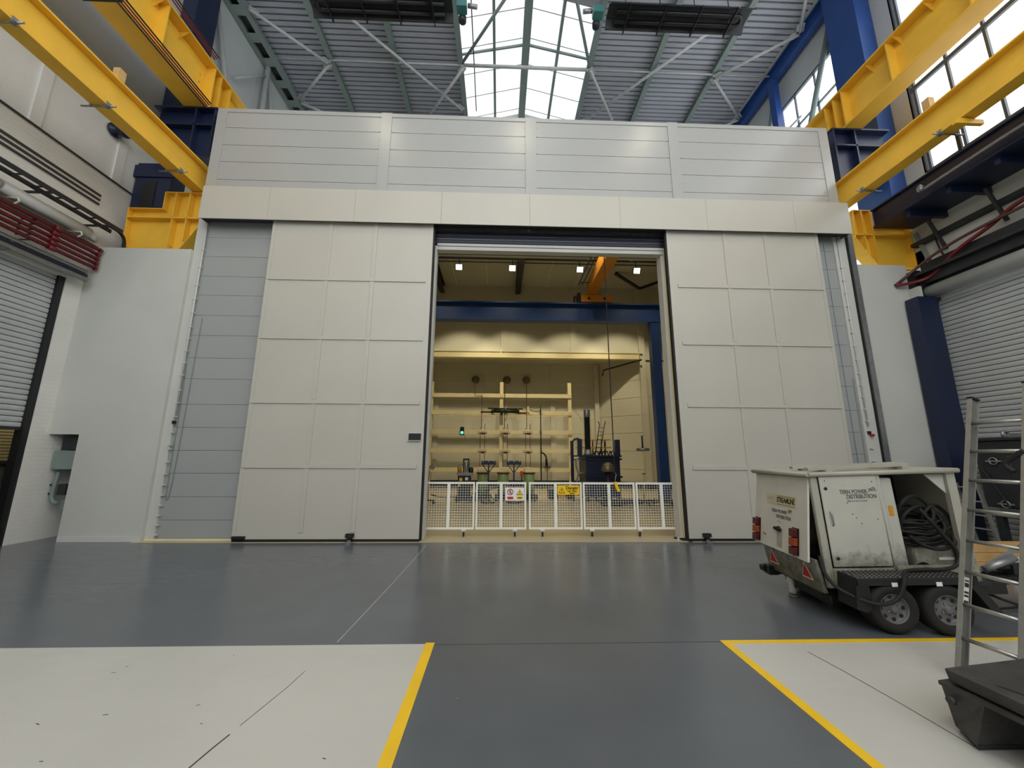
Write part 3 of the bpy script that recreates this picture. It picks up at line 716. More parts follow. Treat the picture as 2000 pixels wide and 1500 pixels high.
# ---- radiant heaters
def heater(label, x0, x1, bx, s):
    t = thing('radiant_heater', label, 'heater', ((x0+x1)/2, 8.1, 12.9), group='radiant tube heaters')
    b = MB().prism([(-0.33,0.0),(-0.2,0.2),(0.2,0.2),(0.33,0.0),(0.30,0.0),(0.18,0.17),(-0.18,0.17),(-0.30,0.0)], (x1-x0,0,0), (x0,8.1,13.0), (0,1,0), (0,0,1))
    part('reflector_hood', b, dark_steel, t)
    u = [(x0+0.2,7.98,13.02),(x1-0.35,7.98,13.02)] if s < 0 else [(x1-0.2,7.98,13.02),(x0+0.35,7.98,13.02)]
    xe = u[1][0]; pts = [u[0]]+arc((xe,8.1,13.02), 0.12, -PI/2, -PI/2+(PI if s < 0 else -PI), 10, (1,0,0), (0,1,0))+[(u[0][0],8.22,13.02)]
    part('radiant_tube', MB().tube(pts, 0.05, 10), black_paint, t)
    part('burner_box', MB().box((bx-0.13,7.98,13.0), (bx+0.13,8.2,13.22)), mat('teal_burner_casing', (52,112,108), 0.4), t, 'teal burner box')
    part('fan_housing', MB().lathe([(0.09,0),(0.1,0.02),(0.1,0.16),(0.05,0.18)], (bx-s*0.0,8.3,13.08), (0,0,-1), 14), dark_steel, t)
    part('air_spigot', MB().tube([(bx+s*0.16,8.05,13.1),(bx+s*0.4,8.05,13.06)], 0.055, 10), galv, t)
    for i in range(4):
        x = x0+0.5+(x1-x0-1.0)*i/3
        part('hanger_chain', MB().tube([(x,8.35,13.0),(x,8.1,13.25),(x,8.1,15.3)], 0.012, 5), black_paint, t)
        part('hanger_bracket', MB().box((x-0.015,7.74,12.92), (x+0.015,8.46,12.99)), black_paint, t)
    return t
heater('long dark radiant tube heater left of the roof light', -5.05, -1.35, -1.10, 1)
heater('long dark radiant tube heater right of the roof light', 2.75, 6.55, 2.48, -1)

# ---- hall high-bay lamps (out of the frame overhead, near row seen as warm glints, back row added for light on the wall)
hb = None
for i, (x, y) in enumerate([(-4.2,3.4),(0.62,3.4),(5.1,3.4),(-4.2,-2.5),(0.62,-2.5),(5.1,-2.5)]):
    t = thing('high_bay_lamp', 'bell-shaped high bay lamp above the hall, %s of the %s' % (('left', 'middle', 'right')[i % 3], 'row nearest the white door wall' if y > 0 else 'unseen added row behind the camera'), 'lamp', (x,y,13.0), group='high bay lamps %s' % ('near row' if y > 0 else 'added back row'))
    part('lamp_shade', MB().lathe([(0.26,0.0),(0.22,0.12),(0.1,0.3),(0.08,0.42),(0.07,0.42),(0.09,0.29),(0.21,0.11),(0.25,0.0)], (x,y,13.0), (0,0,1), 20), galv, t)
    part('lamp_stem', MB().tube([(x,y,13.4),(x,y,15.3)], 0.015, 6), galv, t)
    L = bpy.data.lights.new('high_bay_light', 'AREA'); L.shape = 'DISK'; L.size = 0.42; L.energy = HIGHBAY_W*(1.0 if y > 0 else 2.0); L.color = (1.0,0.90,0.66); L.spread = math.radians(150)
    lo = bpy.data.objects.new('lamp_light', L); C.objects.link(lo); lo.parent = t; lo.location = (0,0,-0.01)

# ---- left wall services
rp = None
for i, (z, x) in enumerate([(5.66,-8.22),(5.57,-8.25),(5.47,-8.25),(5.37,-8.25),(5.27,-8.25)]):
    lab = 'dark red service pipe on the left wall, %s of the five' % ('top one','second','middle one','fourth','bottom one')[i]
    if rp is None:
        rp = thing('service_pipe', lab, 'pipe', (x,7.4,z), group='red service pipes')
        part('pipe_run', MB().tube([(x,-6,z),(x,7.5,z)], 0.034, 10), red_pipe_m, rp)
        for y in (1.2,3.4,5.6,6.75): part('coupling', MB().tube([(x,y-0.06,z),(x,y+0.06,z)], 0.046, 10), red_pipe_m, rp)
        part('end_cap', MB().tube([(x,7.5,z),(x,7.54,z)], 0.045, 10), red_pipe_m, rp)
        for y in (4.5,6.4): part('pipe_strap', MB().box((x-0.235,y-0.012,z-0.05), (x+0.03,y+0.012,z-0.036)), dark_steel, rp)
    else: dup(rp, (x,7.4,z), lab)
for i, (z, r, m, l) in enumerate([(5.13,0.05,alu,'upper silver conduit below the red pipes'), (5.05,0.035,navy_steel,'thin navy conduit between silver ones below the red pipes'), (4.97,0.05,alu,'lower silver conduit just above the left shutter')]):
    x = -8.30+0.02*i
    t = thing('metal_conduit', l, 'conduit', (x,7.3,z))
    part('conduit_run', MB().tube([(x,-6,z),(x,7.42,z)], r, 10), m, t)
    for y in (2.0,4.4,6.2): part('saddle', MB().box((-8.49,y-0.02,z-r-0.01), (x+r+0.008,y+0.02,z-r)), galv, t)
t = thing('trunking', 'fat white plastic-lagged duct on the left wall above the red pipes', 'duct', (-8.33,4,5.98))
for y0, y1 in ((-6,5.9),(5.94,7.35)): part('duct_length', MB().tube([(-8.36,y0,5.95),(-8.36,y1,5.95)], 0.11, 14), white_steel, t)
part('end_hood', MB().tube([(-8.36,7.35,5.95),(-8.38,7.55,5.88)], [0.10,0.04], 14), white_steel, t)
t = thing('cable_bundle', 'black cables on white hooks under the white duct', 'cables', (-8.35,4,5.78))
for i in range(4): part('cable', MB().tube(smooth_path([(-8.44+0.03*i,-6,5.79-0.015*i),(-8.44+0.03*i,2,5.78-0.02*i),(-8.44+0.03*i,5,5.79-0.015*i),(-8.44+0.03*i,7.58,5.79-0.01*i)],4), 0.016, 6), black_rubber, t)
for y in (3.9,5.0,6.1,7.1): part('hook', MB().tube([(-8.48,y,5.835),(-8.2,y,5.82),(-8.17,y,5.76),(-8.24,y,5.715)], 0.014, 6), chalk, t, 'white hook')
t = thing('cable_tray', 'perforated ladder cable tray along the left wall with a bent cable at its end', 'cable tray', (-8.1,4,6.1))
for x in (-8.18,-7.95): part('tray_rail', MB().box((x-0.012,-6,6.10), (x+0.012,7.6,6.18)), dark_steel, t)
for i in range(42): part('tray_rung', MB().box((-8.18,7.4-i*0.3-0.016,6.115), (-7.95,7.4-i*0.3+0.016,6.13)), dark_steel, t)
for y in (5.4,6.3,7.3): part('tray_arm', MB().box((-8.5,y-0.02,6.07), (-7.93,y+0.02,6.10)), dark_steel, t)
part('hanging_cable', MB().tube(smooth_path([(-8.05,7.4,6.16),(-8.05,7.62,6.16),(-8.04,7.74,6.08),(-8.04,7.78,5.92),(-8.04,7.79,5.80)],5), 0.03, 8), black_rubber, t)

# ---- shutters
def shutter(nm, label, x, y0, y1, z0, z1, s, m, pitch=0.098, kind='structure', depth=0.022):
    t = thing(nm, label, 'shutter', (x,(y0+y1)/2,z0), kind=kind)
    n = int((z1-z0)/pitch); prof = []
    for i in range(n):
        z = z0+i*pitch
        prof += [(-0.012,z),(depth,z+pitch*0.05),(depth*1.25,z+pitch*0.45),(depth,z+pitch*0.86),(-0.012,z+pitch*0.91)]
    prof.append((0,z0+n*pitch)); k = len(prof)
    pts = [(x+s*d,y0,z) for d, z in prof]+[(x+s*d,y1,z) for d, z in prof]
    part('slat_curtain', MB().poly(pts, [(i,i+1,k+i+1,k+i) for i in range(k-1)]), m, t)
    return t
t = shutter('door_3', 'grey roller shutter raised halfway in the left wall', -8.60, 2.2, 7.27, 2.02, 5.0, 1, shutter_m)
part('bottom_bar', MB().box((-8.64,2.2,1.97), (-8.56,7.27,2.03)), dark_steel, t)
part('guide_channel', MB().box((-8.66,7.20,0), (-8.52,7.30,4.95)), black_paint, t, 'dark guide channel')
t = shutter('louvre_screen', 'beige slatted screen behind the half-open left shutter', -9.5, 3.0, 8.3, 1.42, 2.6, 1, beige_slat, 0.06, None, 0.014)
t['category'] = 'screen'
part('screen_frame', MB().box((-9.53,8.3,0), (-9.45,8.38,2.6)).box((-9.53,3.0,1.36), (-9.45,8.2,1.42)), dark_steel, t)
t = thing('storage_tote', 'cream caged plastic tank behind the half-open left shutter', 'tank', (-9.9,7.45,0))
part('tank_body', MB().box((-10.4,7.15,0.12), (-9.4,8.25,0.88)), cream_steel, t, bevel=0.05)
b = MB()
for z in (0.15,0.4,0.62,0.86): b.tube([(-9.37,7.12,z),(-9.37,8.28,z)], 0.012, 6)
for y in [7.15+0.18*i for i in range(7)]: b.tube([(-9.36,y,0.1),(-9.36,y,0.92)], 0.012, 6)
part('cage', b, dark_steel, t); part('pallet', MB().box((-10.4,7.15,0), (-9.35,8.25,0.11)), dark_steel, t)
solid('gas_drum', MB().lathe([(0.02,0),(0.17,0.0),(0.18,0.03),(0.18,0.42),(0.10,0.5),(0.06,0.52),(0.06,0.56)], (-9.7,7.85,0.88), (0,0,1), 20), galv, 'grey drum on top of the caged tank behind the left shutter', 'drum')

t = shutter('door_4', 'closed grey roller shutter in the right wall behind the ladder', 9.46, 2.0, 7.56, 0.0, 4.95, -1, shutter_m)
part('guide_channel', MB().box((9.36,7.54,0), (9.5,7.64,4.95)), galv, t, 'steel guide channel')
part('roller_barrel', MB().tube([(9.28,2.0,5.08),(9.28,7.5,5.08)], 0.15, 20), shutter_m, t)
part('barrel_plate', MB().box((9.1,7.5,4.85), (9.5,7.54,5.3)), black_paint, t)
part('header_beam', MB().box((9.2,2.0,5.28), (9.52,7.7,5.48)).box((9.08,2.0,5.48), (9.52,7.76,5.54)).box((9.3,2.0,5.54), (9.52,7.6,5.78)), dark_steel, t, 'dark header beam')
part('drive_box', MB().box((9.06,7.55,5.25), (9.22,7.74,5.62)), black_paint, t)

# ---- niche switchgear
t = thing('switch_box', 'grey electrical switch box inside the niche at far left', 'switch box', (-8.25,7.9,1.27))
part('enclosure', MB().box((-8.47,7.72,1.27), (-8.06,8.06,1.62)), green_grey, t, bevel=0.01)
part('upper_enclosure', MB().box((-8.40,7.76,1.63), (-8.0,8.06,1.90)), dark_steel, t, bevel=0.01)
part('conduit_drop', MB().tube([(-8.09,7.95,0.02),(-8.09,7.95,1.27)], 0.03, 8), dark_steel, t)
for x in (-8.40,-8.08): part('cover_screw', MB().lathe([(0.015,0),(0.012,0.01)], (x,7.72,1.3), (0,-1,0), 8), galv, t)
t = thing('isolator_switch', 'grey lever isolator below the switch box in the niche', 'switch', (-8.3,7.9,0.52))
part('lever_frame', MB().tube(smooth_path([(-8.40,7.82,1.22),(-8.40,7.79,0.95),(-8.40,7.79,0.75),(-8.34,7.79,0.66),(-8.26,7.79,0.66)],4), 0.035, 8), green_grey, t)
part('contact_block', MB().box((-8.30,7.75,0.80), (-8.14,8.05,1.0)), dark_steel, t, bevel=0.01)
part('base_block', MB().box((-8.28,7.85,0.52), (-8.14,8.05,0.72)), green_grey, t, bevel=0.01)
for z in (0.98,0.82): part('stud', MB().lathe([(0.025,0),(0.02,0.03)], (-8.45,7.80,z), (0,-1,0), 8), black_paint, t)

# ---- conduits and loose cables on the grey jamb walls
def clip_run(label, x, zs, ztop, zc, cable, y=7.66):
    t = thing('clipped_conduit', label, 'conduit', (x, y, 0.1))
    part('conduit_tube', MB().tube([(x,y-0.02,zc),(x,y-0.02,ztop)], 0.014, 8), white_steel, t)
    for z in zs: part('pipe_clip', MB().box((x-0.035,y-0.035,z-0.008), (x+0.035,y,z+0.008)), white_steel, t)
    part('junction_box', MB().box((x-0.025,y-0.045,zc-0.16), (x+0.02,y,zc-0.10)), black_paint, t)
    return t
zz = [0.11,0.28,0.45,0.63,0.81,1.0,1.2,1.42,1.66,1.74,1.98,2.28,2.55,2.8,3.1,3.35,3.6,3.85,4.1,4.4,4.7,5.0,5.4,5.8]
clip_run('white clipped conduit down the far left edge post of the front wall', -6.27, zz, 6.5, 2.3, None)
clip_run('white clipped conduit down the right edge post of the front wall', 7.54, [1.5,1.75,2.3,2.55,2.8,3.05,3.3,3.6,3.9,4.2,4.5,4.8,5.1,5.4,5.7], 6.5, 2.2, None)
solid('loose_cable', MB().tube(smooth_path([(-6.10,7.69,4.3),(-6.12,7.68,3.0),(-6.14,7.68,1.6),(-6.17,7.68,0.85),(-6.205,7.68,0.72),(-6.23,7.68,0.85),(-6.24,7.68,1.6),(-6.24,7.67,2.6),(-6.26,7.66,3.4)],6), 0.006, 6), green_grey, 'thin grey cable hanging in a long loop on the left grey wall', 'cable')
solid('loose_cable', MB().tube([(7.25,7.69,6.3),(7.25,7.69,4.0),(7.26,7.69,0.5)], 0.005, 6), green_grey, 'thin grey cable running straight down the right grey wall', 'cable')
solid('loose_cable', MB().tube([(7.42,7.68,3.2),(7.42,7.68,2.0),(7.40,7.68,0.5)], 0.005, 6), green_grey, 'short thin cable beside the right clipped conduit', 'cable')
solid('emergency_stop', MB().lathe([(0.03,0),(0.03,0.03),(0.018,0.03),(0.024,0.05),(0.0,0.06)], (7.57,7.63,2.02), (0,-1,0), 12), sign_red, 'small red push button at the foot of the right clipped conduit', 'button')

# ---- right walkway
t = thing('crane_walkway', 'navy steel walkway high on the right wall below the windows', 'walkway', (8.9,4,6.5))
part('edge_channel', MB().I((8.62,-6,6.98), (8.62,7.75,6.98), 0.14, 0.46, 0.03, 0.03), navy_steel, t)
part('deck_plate', MB().box((8.62,-6,6.76), (9.5,7.75,6.79)), navy_steel, t)
for i in range(8): part('cross_joist', MB().box((8.66,7.1-i*0.75-0.04,6.62), (9.5,7.1-i*0.75+0.04,6.76)), navy_steel, t)
for y in (7.2,6.2,5.5,4.6): part('support_strut', MB().bar((9.48,y,5.95), (9.2,y,6.62), 0.05, 0.05), dark_steel, t)
part('ledger_angle', MB().box((9.36,-6,6.28), (9.52,7.75,6.36)), dark_steel, t)
part('hand_pipe', MB().tube(smooth_path([(8.42,6.55,6.85),(8.44,5.9,6.88),(8.46,5.1,6.90),(8.55,4.98,6.88),(8.8,4.9,6.85),(9.4,4.85,6.85)],5), 0.03, 10), galv, t, 'bare steel pipe under the walkway')
part('hand_pipe_valve', MB().lathe([(0.04,0),(0.06,0.03),(0.06,0.09),(0.03,0.14)], (8.42,6.6,6.83), (0,0,1), 10), galv, t)
part('rail_bar', MB().tube([(8.62,-6,8.0),(8.62,7.2,8.0)], 0.025, 8), dark_steel, t)
for y in (2.0,4.0,6.0): part('rail_post', MB().box((8.6,y-0.03,7.2), (8.64,y+0.03,8.02)), dark_steel, t)
solid('rail_stop', MB().prism([(0,0),(0.5,0.0),(0.5,0.08),(0.1,0.1),(0,0.06)], (0,0.06,0), (7.72,5.35,7.18), (1,0,0), (0,0,1)), yellow_steel, 'yellow flat arm poking out under the right lower girder', 'arm')
# pipes and cables on the right wall
solid('service_pipe', MB().tube(smooth_path([(8.72,7.66,5.32),(9.02,7.62,5.55),(9.16,7.2,5.80),(9.2,6.4,5.93),(9.2,4.5,5.96),(9.2,2.0,5.96)],6), 0.03, 8), mat('dull_maroon_pipe', (92,58,56), 0.5), 'maroon pipe sloping up along the right wall from the white pier', 'pipe')
solid('red_cable', MB().tube(smooth_path([(8.72,7.64,5.30),(9.06,7.5,5.34),(9.2,7.3,5.42),(9.22,6.8,5.72),(9.26,6.3,5.90),(9.28,5.9,6.08),(9.28,5.2,6.14),(9.28,3.5,6.16)],7), 0.035, 8), red_pipe_m, 'thick red cable sweeping up the right wall above the shutter', 'cable')
solid('hanging_cable', MB().tube(smooth_path([(9.46,7.35,6.5),(9.44,7.3,6.1),(9.4,7.2,5.8),(9.34,6.95,5.62),(9.3,6.85,5.45)],5), 0.018, 6), dark_steel, 'dark cable dropping from the walkway to the red cable', 'cable')
solid('steel_strut', MB().bar((9.45,7.68,6.6), (9.42,7.5,5.85), 0.06, 0.06), green_grey, 'grey upright strut at the end of the right yellow bracket', 'strut')
# ================================================================ TEST ROOM CONTENTS
# ---- mesh fence panels across the opening
FY = 8.03
fence_white = mat('bright_white_fence_coating', (240,240,234), 0.4, 0, 0.02)
FX = [-1.53, -0.465, 0.60, 1.70, 2.785, 3.86]
FL = ['white mesh fence panel at far left of the opening', 'white mesh fence panel carrying the white two-symbol sign', 'white mesh fence panel carrying the yellow danger sign',
      'white mesh fence panel in front of the blue tank', 'white mesh fence panel at far right of the opening']
CX = [-0.68, 0.33, 0.88, 1.87, 2.83]
for i in range(5):
    x0, x1 = FX[i]+0.012, FX[i+1]-0.012
    if i == 1: x1 -= 0.03
    t = thing('fence_panel', FL[i], 'fence', ((x0+x1)/2, FY, 0), group='mesh fence panels across the door opening')
    xm = (x0+x1)/2
    part('frame', MB().box((x0,FY-0.02,1.005), (x1,FY+0.02,1.045)).box((x0,FY-0.02,0.135), (x1,FY+0.02,0.175)).box((x0,FY-0.02,0.175), (x0+0.035,FY+0.02,1.005)).box((x1-0.035,FY-0.02,0.175), (x1,FY+0.02,1.005)), fence_white, t)
    part('middle_post', MB().box((xm-0.03,FY-0.025,0.14), (xm+0.03,FY+0.015,1.02)), fence_white, t)
    for a, c in ((x0+0.035, xm-0.03), (xm+0.03, x1-0.035)):
        b = MB(); n = 9
        for k in range(1, n): b.tube([(a+(c-a)*k/n,FY,0.175), (a+(c-a)*k/n,FY,1.005)], 0.0027, 4, False)
        for k in range(1, 17): b.tube([(a,FY+0.005,0.175+0.83*k/17), (c,FY+0.005,0.175+0.83*k/17)], 0.0027, 4, False)
        part('wire_mesh', b, fence_white, t)
    x = CX[i]
    p = part('castor', MB().box((x-0.045,FY-0.06,0.105), (x+0.045,FY+0.06,0.135)), white_steel, t, bevel=0.004)
    part('castor_fork', MB().box((x-0.022,FY-0.03,0.04), (x-0.016,FY+0.03,0.105)).box((x+0.016,FY-0.03,0.04), (x+0.022,FY+0.03,0.105)), galv, p)
    part('castor_wheel', MB().lathe([(0.038,0),(0.042,0.006),(0.042,0.022),(0.038,0.028)], (x-0.014,FY-0.01,0.042), (1,0,0), 18), black_rubber, p)
# signs
sy = FY-0.03
t = thing('warning_sign', 'white sign with a no-entry person symbol and a yellow triangle on the fence', 'sign', (0.30, sy, 0.69))
part('sign_plate', MB().box((0.135,sy-0.004,0.685), (0.515,sy,0.94)), sign_white, t, bevel=0.003)
part('prohibition_ring', MB().torus((0.235,sy-0.006,0.855), 0.055, 0.007, (0,1,0), 24, 6).bar((0.197,sy-0.008,0.893), (0.273,sy-0.008,0.817), 0.004, 0.012), sign_red, t, 'red prohibition ring')
b = MB().lathe([(0.011,0),(0.011,0.002)], (0.237,sy-0.004,0.889), (0,-1,0), 12).bar((0.237,sy-0.006,0.875), (0.234,sy-0.006,0.845), 0.003, 0.018)
b.bar((0.234,sy-0.006,0.85), (0.215,sy-0.006,0.815), 0.003, 0.008).bar((0.234,sy-0.006,0.85), (0.255,sy-0.006,0.818), 0.003, 0.008).bar((0.237,sy-0.006,0.87), (0.215,sy-0.006,0.852), 0.003, 0.006).bar((0.237,sy-0.006,0.87), (0.258,sy-0.006,0.858), 0.003, 0.006)
part('walking_figure', b, sign_black, t, 'black walking figure')
part('red_panel', MB().box((0.18,sy-0.006,0.715), (0.295,sy-0.004,0.762)), sign_red, t, 'red caption panel')
def tri(cx, cz, s, d=0.002, y=None): return MB().prism([(-s,-s*0.8),(s,-s*0.8),(0,s*0.95)], (0,-d,0), (cx,y,cz), (1,0,0), (0,0,1))
part('triangle_border', tri(0.425,0.845,0.068,0.0015,sy-0.004), sign_black, t)
part('triangle', tri(0.425,0.845,0.055,0.0015,sy-0.0055), sign_yellow, t, 'yellow warning triangle')
part('exclamation_mark', MB().box((0.42,sy-0.009,0.828), (0.43,sy-0.007,0.872)).box((0.42,sy-0.009,0.811), (0.43,sy-0.007,0.821)), sign_black, t)
part('yellow_panel', MB().box((0.365,sy-0.006,0.715), (0.485,sy-0.004,0.768)), sign_yellow, t, 'yellow caption panel')
part('caption_lines', MB().box((0.375,sy-0.008,0.745), (0.475,sy-0.006,0.755)).box((0.385,sy-0.008,0.727), (0.465,sy-0.006,0.737)), sign_black, t)
t = thing('danger_sign', 'yellow danger high voltage sign on the fence', 'sign', (1.43, sy, 0.80))
part('sign_plate', MB().box((1.19,sy-0.004,0.80), (1.63,sy,0.985)), sign_yellow, t, bevel=0.003)
part('triangle_border', tri(1.275,0.885,0.066,0.0015,sy-0.004), sign_black, t)
part('triangle', tri(1.275,0.885,0.052,0.0015,sy-0.0055), sign_yellow, t)
part('voltage_bolt', MB().prism([(0.004,0.042),(-0.014,0.0),(0.002,0.004),(-0.006,-0.034),(0.016,0.012),(0.0,0.01),(0.014,0.042)], (0,-0.002,0), (1.275,sy-0.007,0.88), (1,0,0), (0,0,1)), sign_black, t)
text_part('lettering', 'Danger', 0.085, sign_black, t, Matrix.Translation((0,0,0)) @ frame_m((1.485-1.43,-0.0055,0.935-0.80), (1,0,0), (0,0,1)), 0.25, bold=0.002)
text_part('lettering', 'High voltage', 0.045, sign_black, t, frame_m((1.485-1.43,-0.0055,0.873-0.80), (1,0,0), (0,0,1)), 0.19, bold=0.001)
text_part('lettering', 'testing', 0.045, sign_black, t, frame_m((1.485-1.43,-0.0055,0.832-0.80), (1,0,0), (0,0,1)), 0.10, bold=0.001)

# ---- crane inside the room
bb = thing('crane_rail_beam', 'blue crane beam spanning the test room', 'beam', (1.4,13.8,6.55))
part('beam_section', MB().I((-6.5,13.8,6.93), (9.2,13.8,6.93), 0.36, 0.72, 0.05, 0.04), blue_steel, bb)
part('rail', MB().box((-6.5,13.77,7.29), (9.2,13.83,7.33)), dark_steel, bb)
for x in (2.85, 7.4): part('buffer', MB().box((x-0.05,13.7,7.33), (x+0.05,13.9,7.6)), black_paint, bb)
column('blue column holding up the test room crane beam', 5.66, 6.0, 13.65, 13.95, 0, 6.56, blue_steel)
t = thing('bridge_crane', 'orange bridge crane girder on the blue test room beam', 'crane', (3.5,10.5,7.3))
part('bridge_girder', MB().box((3.32,8.1,7.72), (3.62,13.9,8.25)), orange_steel, t, bevel=0.01)
part('girder_flange', MB().box((3.27,8.1,7.68), (3.67,13.9,7.72)), orange_steel, t)
part('end_carriage', MB().box((3.05,13.65,7.34), (4.25,13.95,7.62)), orange_steel, t, bevel=0.01)
for x in (3.35, 3.95): part('wheel_hole', MB().lathe([(0.05,0),(0.05,0.01)], (x,13.645,7.48), (0,-1,0), 12), black_paint, t)
for x in (2.95, 3.1): part('festoon_rail', MB().tube([(x,8.1,8.0),(x,13.6,7.98)], 0.02, 6), dark_steel, t)
for i in range(5): part('festoon_arm', MB().tube([(2.95,9.0+i*1.1,8.0),(3.35,9.0+i*1.1,8.0)], 0.015, 6), dark_steel, t)
part('drive_motor', MB().box((2.93,13.7,7.34), (3.05,13.9,7.72)), black_paint, t)
t = thing('crane_pendant', 'yellow crane pendant control hanging on a long black cable', 'pendant', (2.36,7.96,0.85))
part('pendant_cable', MB().tube([(2.33,7.955,6.3),(2.345,7.955,3.5),(2.36,7.955,1.22)], 0.011, 6), black_rubber, t)
part('cable_hook', MB().tube(smooth_path([(2.36,7.955,1.24),(2.39,7.955,1.20),(2.37,7.955,1.14),(2.36,7.955,1.05)],4), 0.008, 6), galv, t)
part('control_body', MB().bar((2.355,7.955,1.06), (2.425,7.955,0.87), 0.055, 0.05, (0,1,0)), sign_yellow, t, bevel=0.008)
part('control_top', MB().bar((2.35,7.955,1.075), (2.357,7.955,1.05), 0.035, 0.035, (0,1,0)), black_rubber, t)

# ---- floodlights on a conduit
LZ, LY = 9.72, 15.8
def flood(t, loc, size, tilt, w, blend):
    L = bpy.data.lights.new('flood_spot', 'SPOT'); L.energy = w; L.color = (1.0,0.87,0.58); L.spot_size = math.radians(size); L.spot_blend = blend; L.shadow_soft_size = 0.12
    lo = bpy.data.objects.new('lamp_light', L); C.objects.link(lo); lo.parent = t; lo.location = loc; lo.rotation_euler = (math.radians(tilt),0,0)
for x, l in zip((-1.85, 0.50, 3.50, 6.05), ('leftmost', 'second from the left', 'third from the left, behind the crane', 'rightmost')):
    t = thing('floodlight', 'lit square floodlight under the test room ceiling, '+l, 'floodlight', (x,LY,LZ), group='test room floodlights')
    part('lamp_housing', MB().prism([(-0.13,0.12),(-0.03,-0.10),(0.06,-0.06),(-0.04,0.16)], (0.32,0,0), (x-0.16,LY,LZ), (0,1,0), (0,0,1)), dark_steel, t, bevel=0.01)
    part('lit_face', MB().prism([(-0.145,0.10),(-0.133,0.105),(-0.04,-0.095),(-0.052,-0.10)], (0.26,0,0), (x-0.13,LY,LZ), (0,1,0), (0,0,1)), lamp_lit, t, 'glowing face of the added lamp')
    part('hanger_stem', MB().tube([(x,LY,LZ+0.1),(x,LY,10.4)], 0.02, 6), dark_steel, t)
    flood(t, (0,-0.1,-0.2), 80, 25, FLOOD_W*1.1, 0.45)
FZ, FYN = 9.0, 11.5  # unseen second row, added to light the lower wall and front floor
for x, l in zip((-2.5, 0.2, 2.9, 5.6), ('leftmost', 'second from the left', 'third from the left', 'rightmost')):
    t = thing('floodlight', 'unseen added floodlight above the door head, '+l, 'floodlight', (x,FYN,FZ), group='added test room front floodlights')
    part('lamp_housing', MB().box((x-0.2,FYN-0.2,FZ), (x+0.2,FYN+0.2,FZ+0.1)), dark_steel, t, bevel=0.01)
    part('lit_face', MB().box((x-0.17,FYN-0.17,FZ-0.01), (x+0.17,FYN+0.17,FZ)), lamp_lit, t, 'glowing face of the added lamp')
    part('hanger_stem', MB().tube([(x,FYN,FZ+0.1),(x,FYN,9.2)], 0.02, 6), dark_steel, t)
    flood(t, (0,0,-0.05), 110, 5, FLOOD_W*0.38, 0.5)
solid('light_conduit', MB().tube([(-6.4,15.7,9.98),(7.2,15.7,9.98)], 0.022, 6), dark_steel, 'thin dark conduit running above the floodlights', 'conduit')
for x, y, l in ((-2.62,15.0,'at far left under the test room ceiling'), (3.98,15.0,'left of the orange crane girder'), (5.85,15.0,'right of the orange crane girder')):
    t = thing('extractor_fan', 'dark ceiling fan '+l, 'fan', (x,y,10.0), group='test room ceiling fans')
    part('fan_motor', MB().lathe([(0.02,0),(0.1,0.02),(0.1,0.1),(0.03,0.14),(0.02,0.4)], (x,y,10.0), (0,0,1), 14), black_paint, t)
    for k in range(4):
        a = k*PI/2+0.3; part('fan_blade', MB().bar((x+0.1*math.cos(a),y+0.1*math.sin(a),10.05), (x+0.5*math.cos(a),y+0.5*math.sin(a),10.07), 0.13, 0.012), pale_steel, t)
solid('roof_brace', MB().bar((5.55,17.2,10.34), (6.85,17.6,9.75), 0.14, 0.1).bar((6.85,17.6,9.75), (8.6,17.2,10.3), 0.14, 0.1), dark_steel, 'dark V-shaped brace under the test room ceiling at right', 'brace')

# ---- timber-look rack with bushings and conductors
RY = 19.3
t = thing('insulator_rack', 'tall cream rack of posts and rails in the test room recess', 'rack', (0.05,RY,0))
for x in (-3.43, 0.10, 3.56):
    part('post', MB().box((x-0.09,RY-0.06,0), (x+0.09,RY+0.12,5.28)), cream_steel, t, bevel=0.008)
for z in (4.58, 3.70, 2.74, 1.83, 0.92):
    part('rail', MB().box((-3.52,RY-0.12,z-0.1), (3.65,RY-0.06,z+0.1)), cream_steel, t, bevel=0.006)
    for x in (-3.43, 0.10, 3.56): part('bolt_plate', MB().rivets((x-0.05,RY-0.12,z-0.05), (x+0.05,RY-0.12,z-0.05), 0.09, 0.014, (0,-1,0), 0.012).rivets((x-0.05,RY-0.12,z+0.05), (x+0.05,RY-0.12,z+0.05), 0.09, 0.014, (0,-1,0), 0.012), dark_steel, t)
for x in (-3.43, 0.10, 3.56): part('tie_bracket', MB().bar((x,RY+0.1,4.9), (x,20.8,4.9), 0.06, 0.06), cream_steel, t)
bush = [(-1.30,'leftmost, left of the centre post'), (0.38,'middle one, just right of the centre post'), (1.43,'rightmost of the three')]
for x, l in bush:
    t = thing('metal_bushing', 'round metal wall bushing above the rack, '+l, 'bushing', (x,20.6,5.6), group='wall bushings above the rack')
    part('mounting_plate', MB().box((x-0.36,20.74,5.05), (x+0.36,20.80,5.95)), cream_wall, t)
    part('shield_ring', MB().torus((x,20.35,5.62), 0.16, 0.06, (0,1,0), 24, 8), bronze, t)
    part('dome', MB().lathe([(0.16,0),(0.15,0.06),(0.1,0.12),(0.03,0.15)], (x,20.4,5.62), (0,-1,0), 18), bronze, t)
    part('insulator_stem', MB().lathe([(0.12,0),(0.10,0.15),(0.12,0.34)], (x,20.74,5.62), (0,-1,0), 14), brown_red, t)
zc = [(2.78,1),(1.86,1),(0.98,0)]
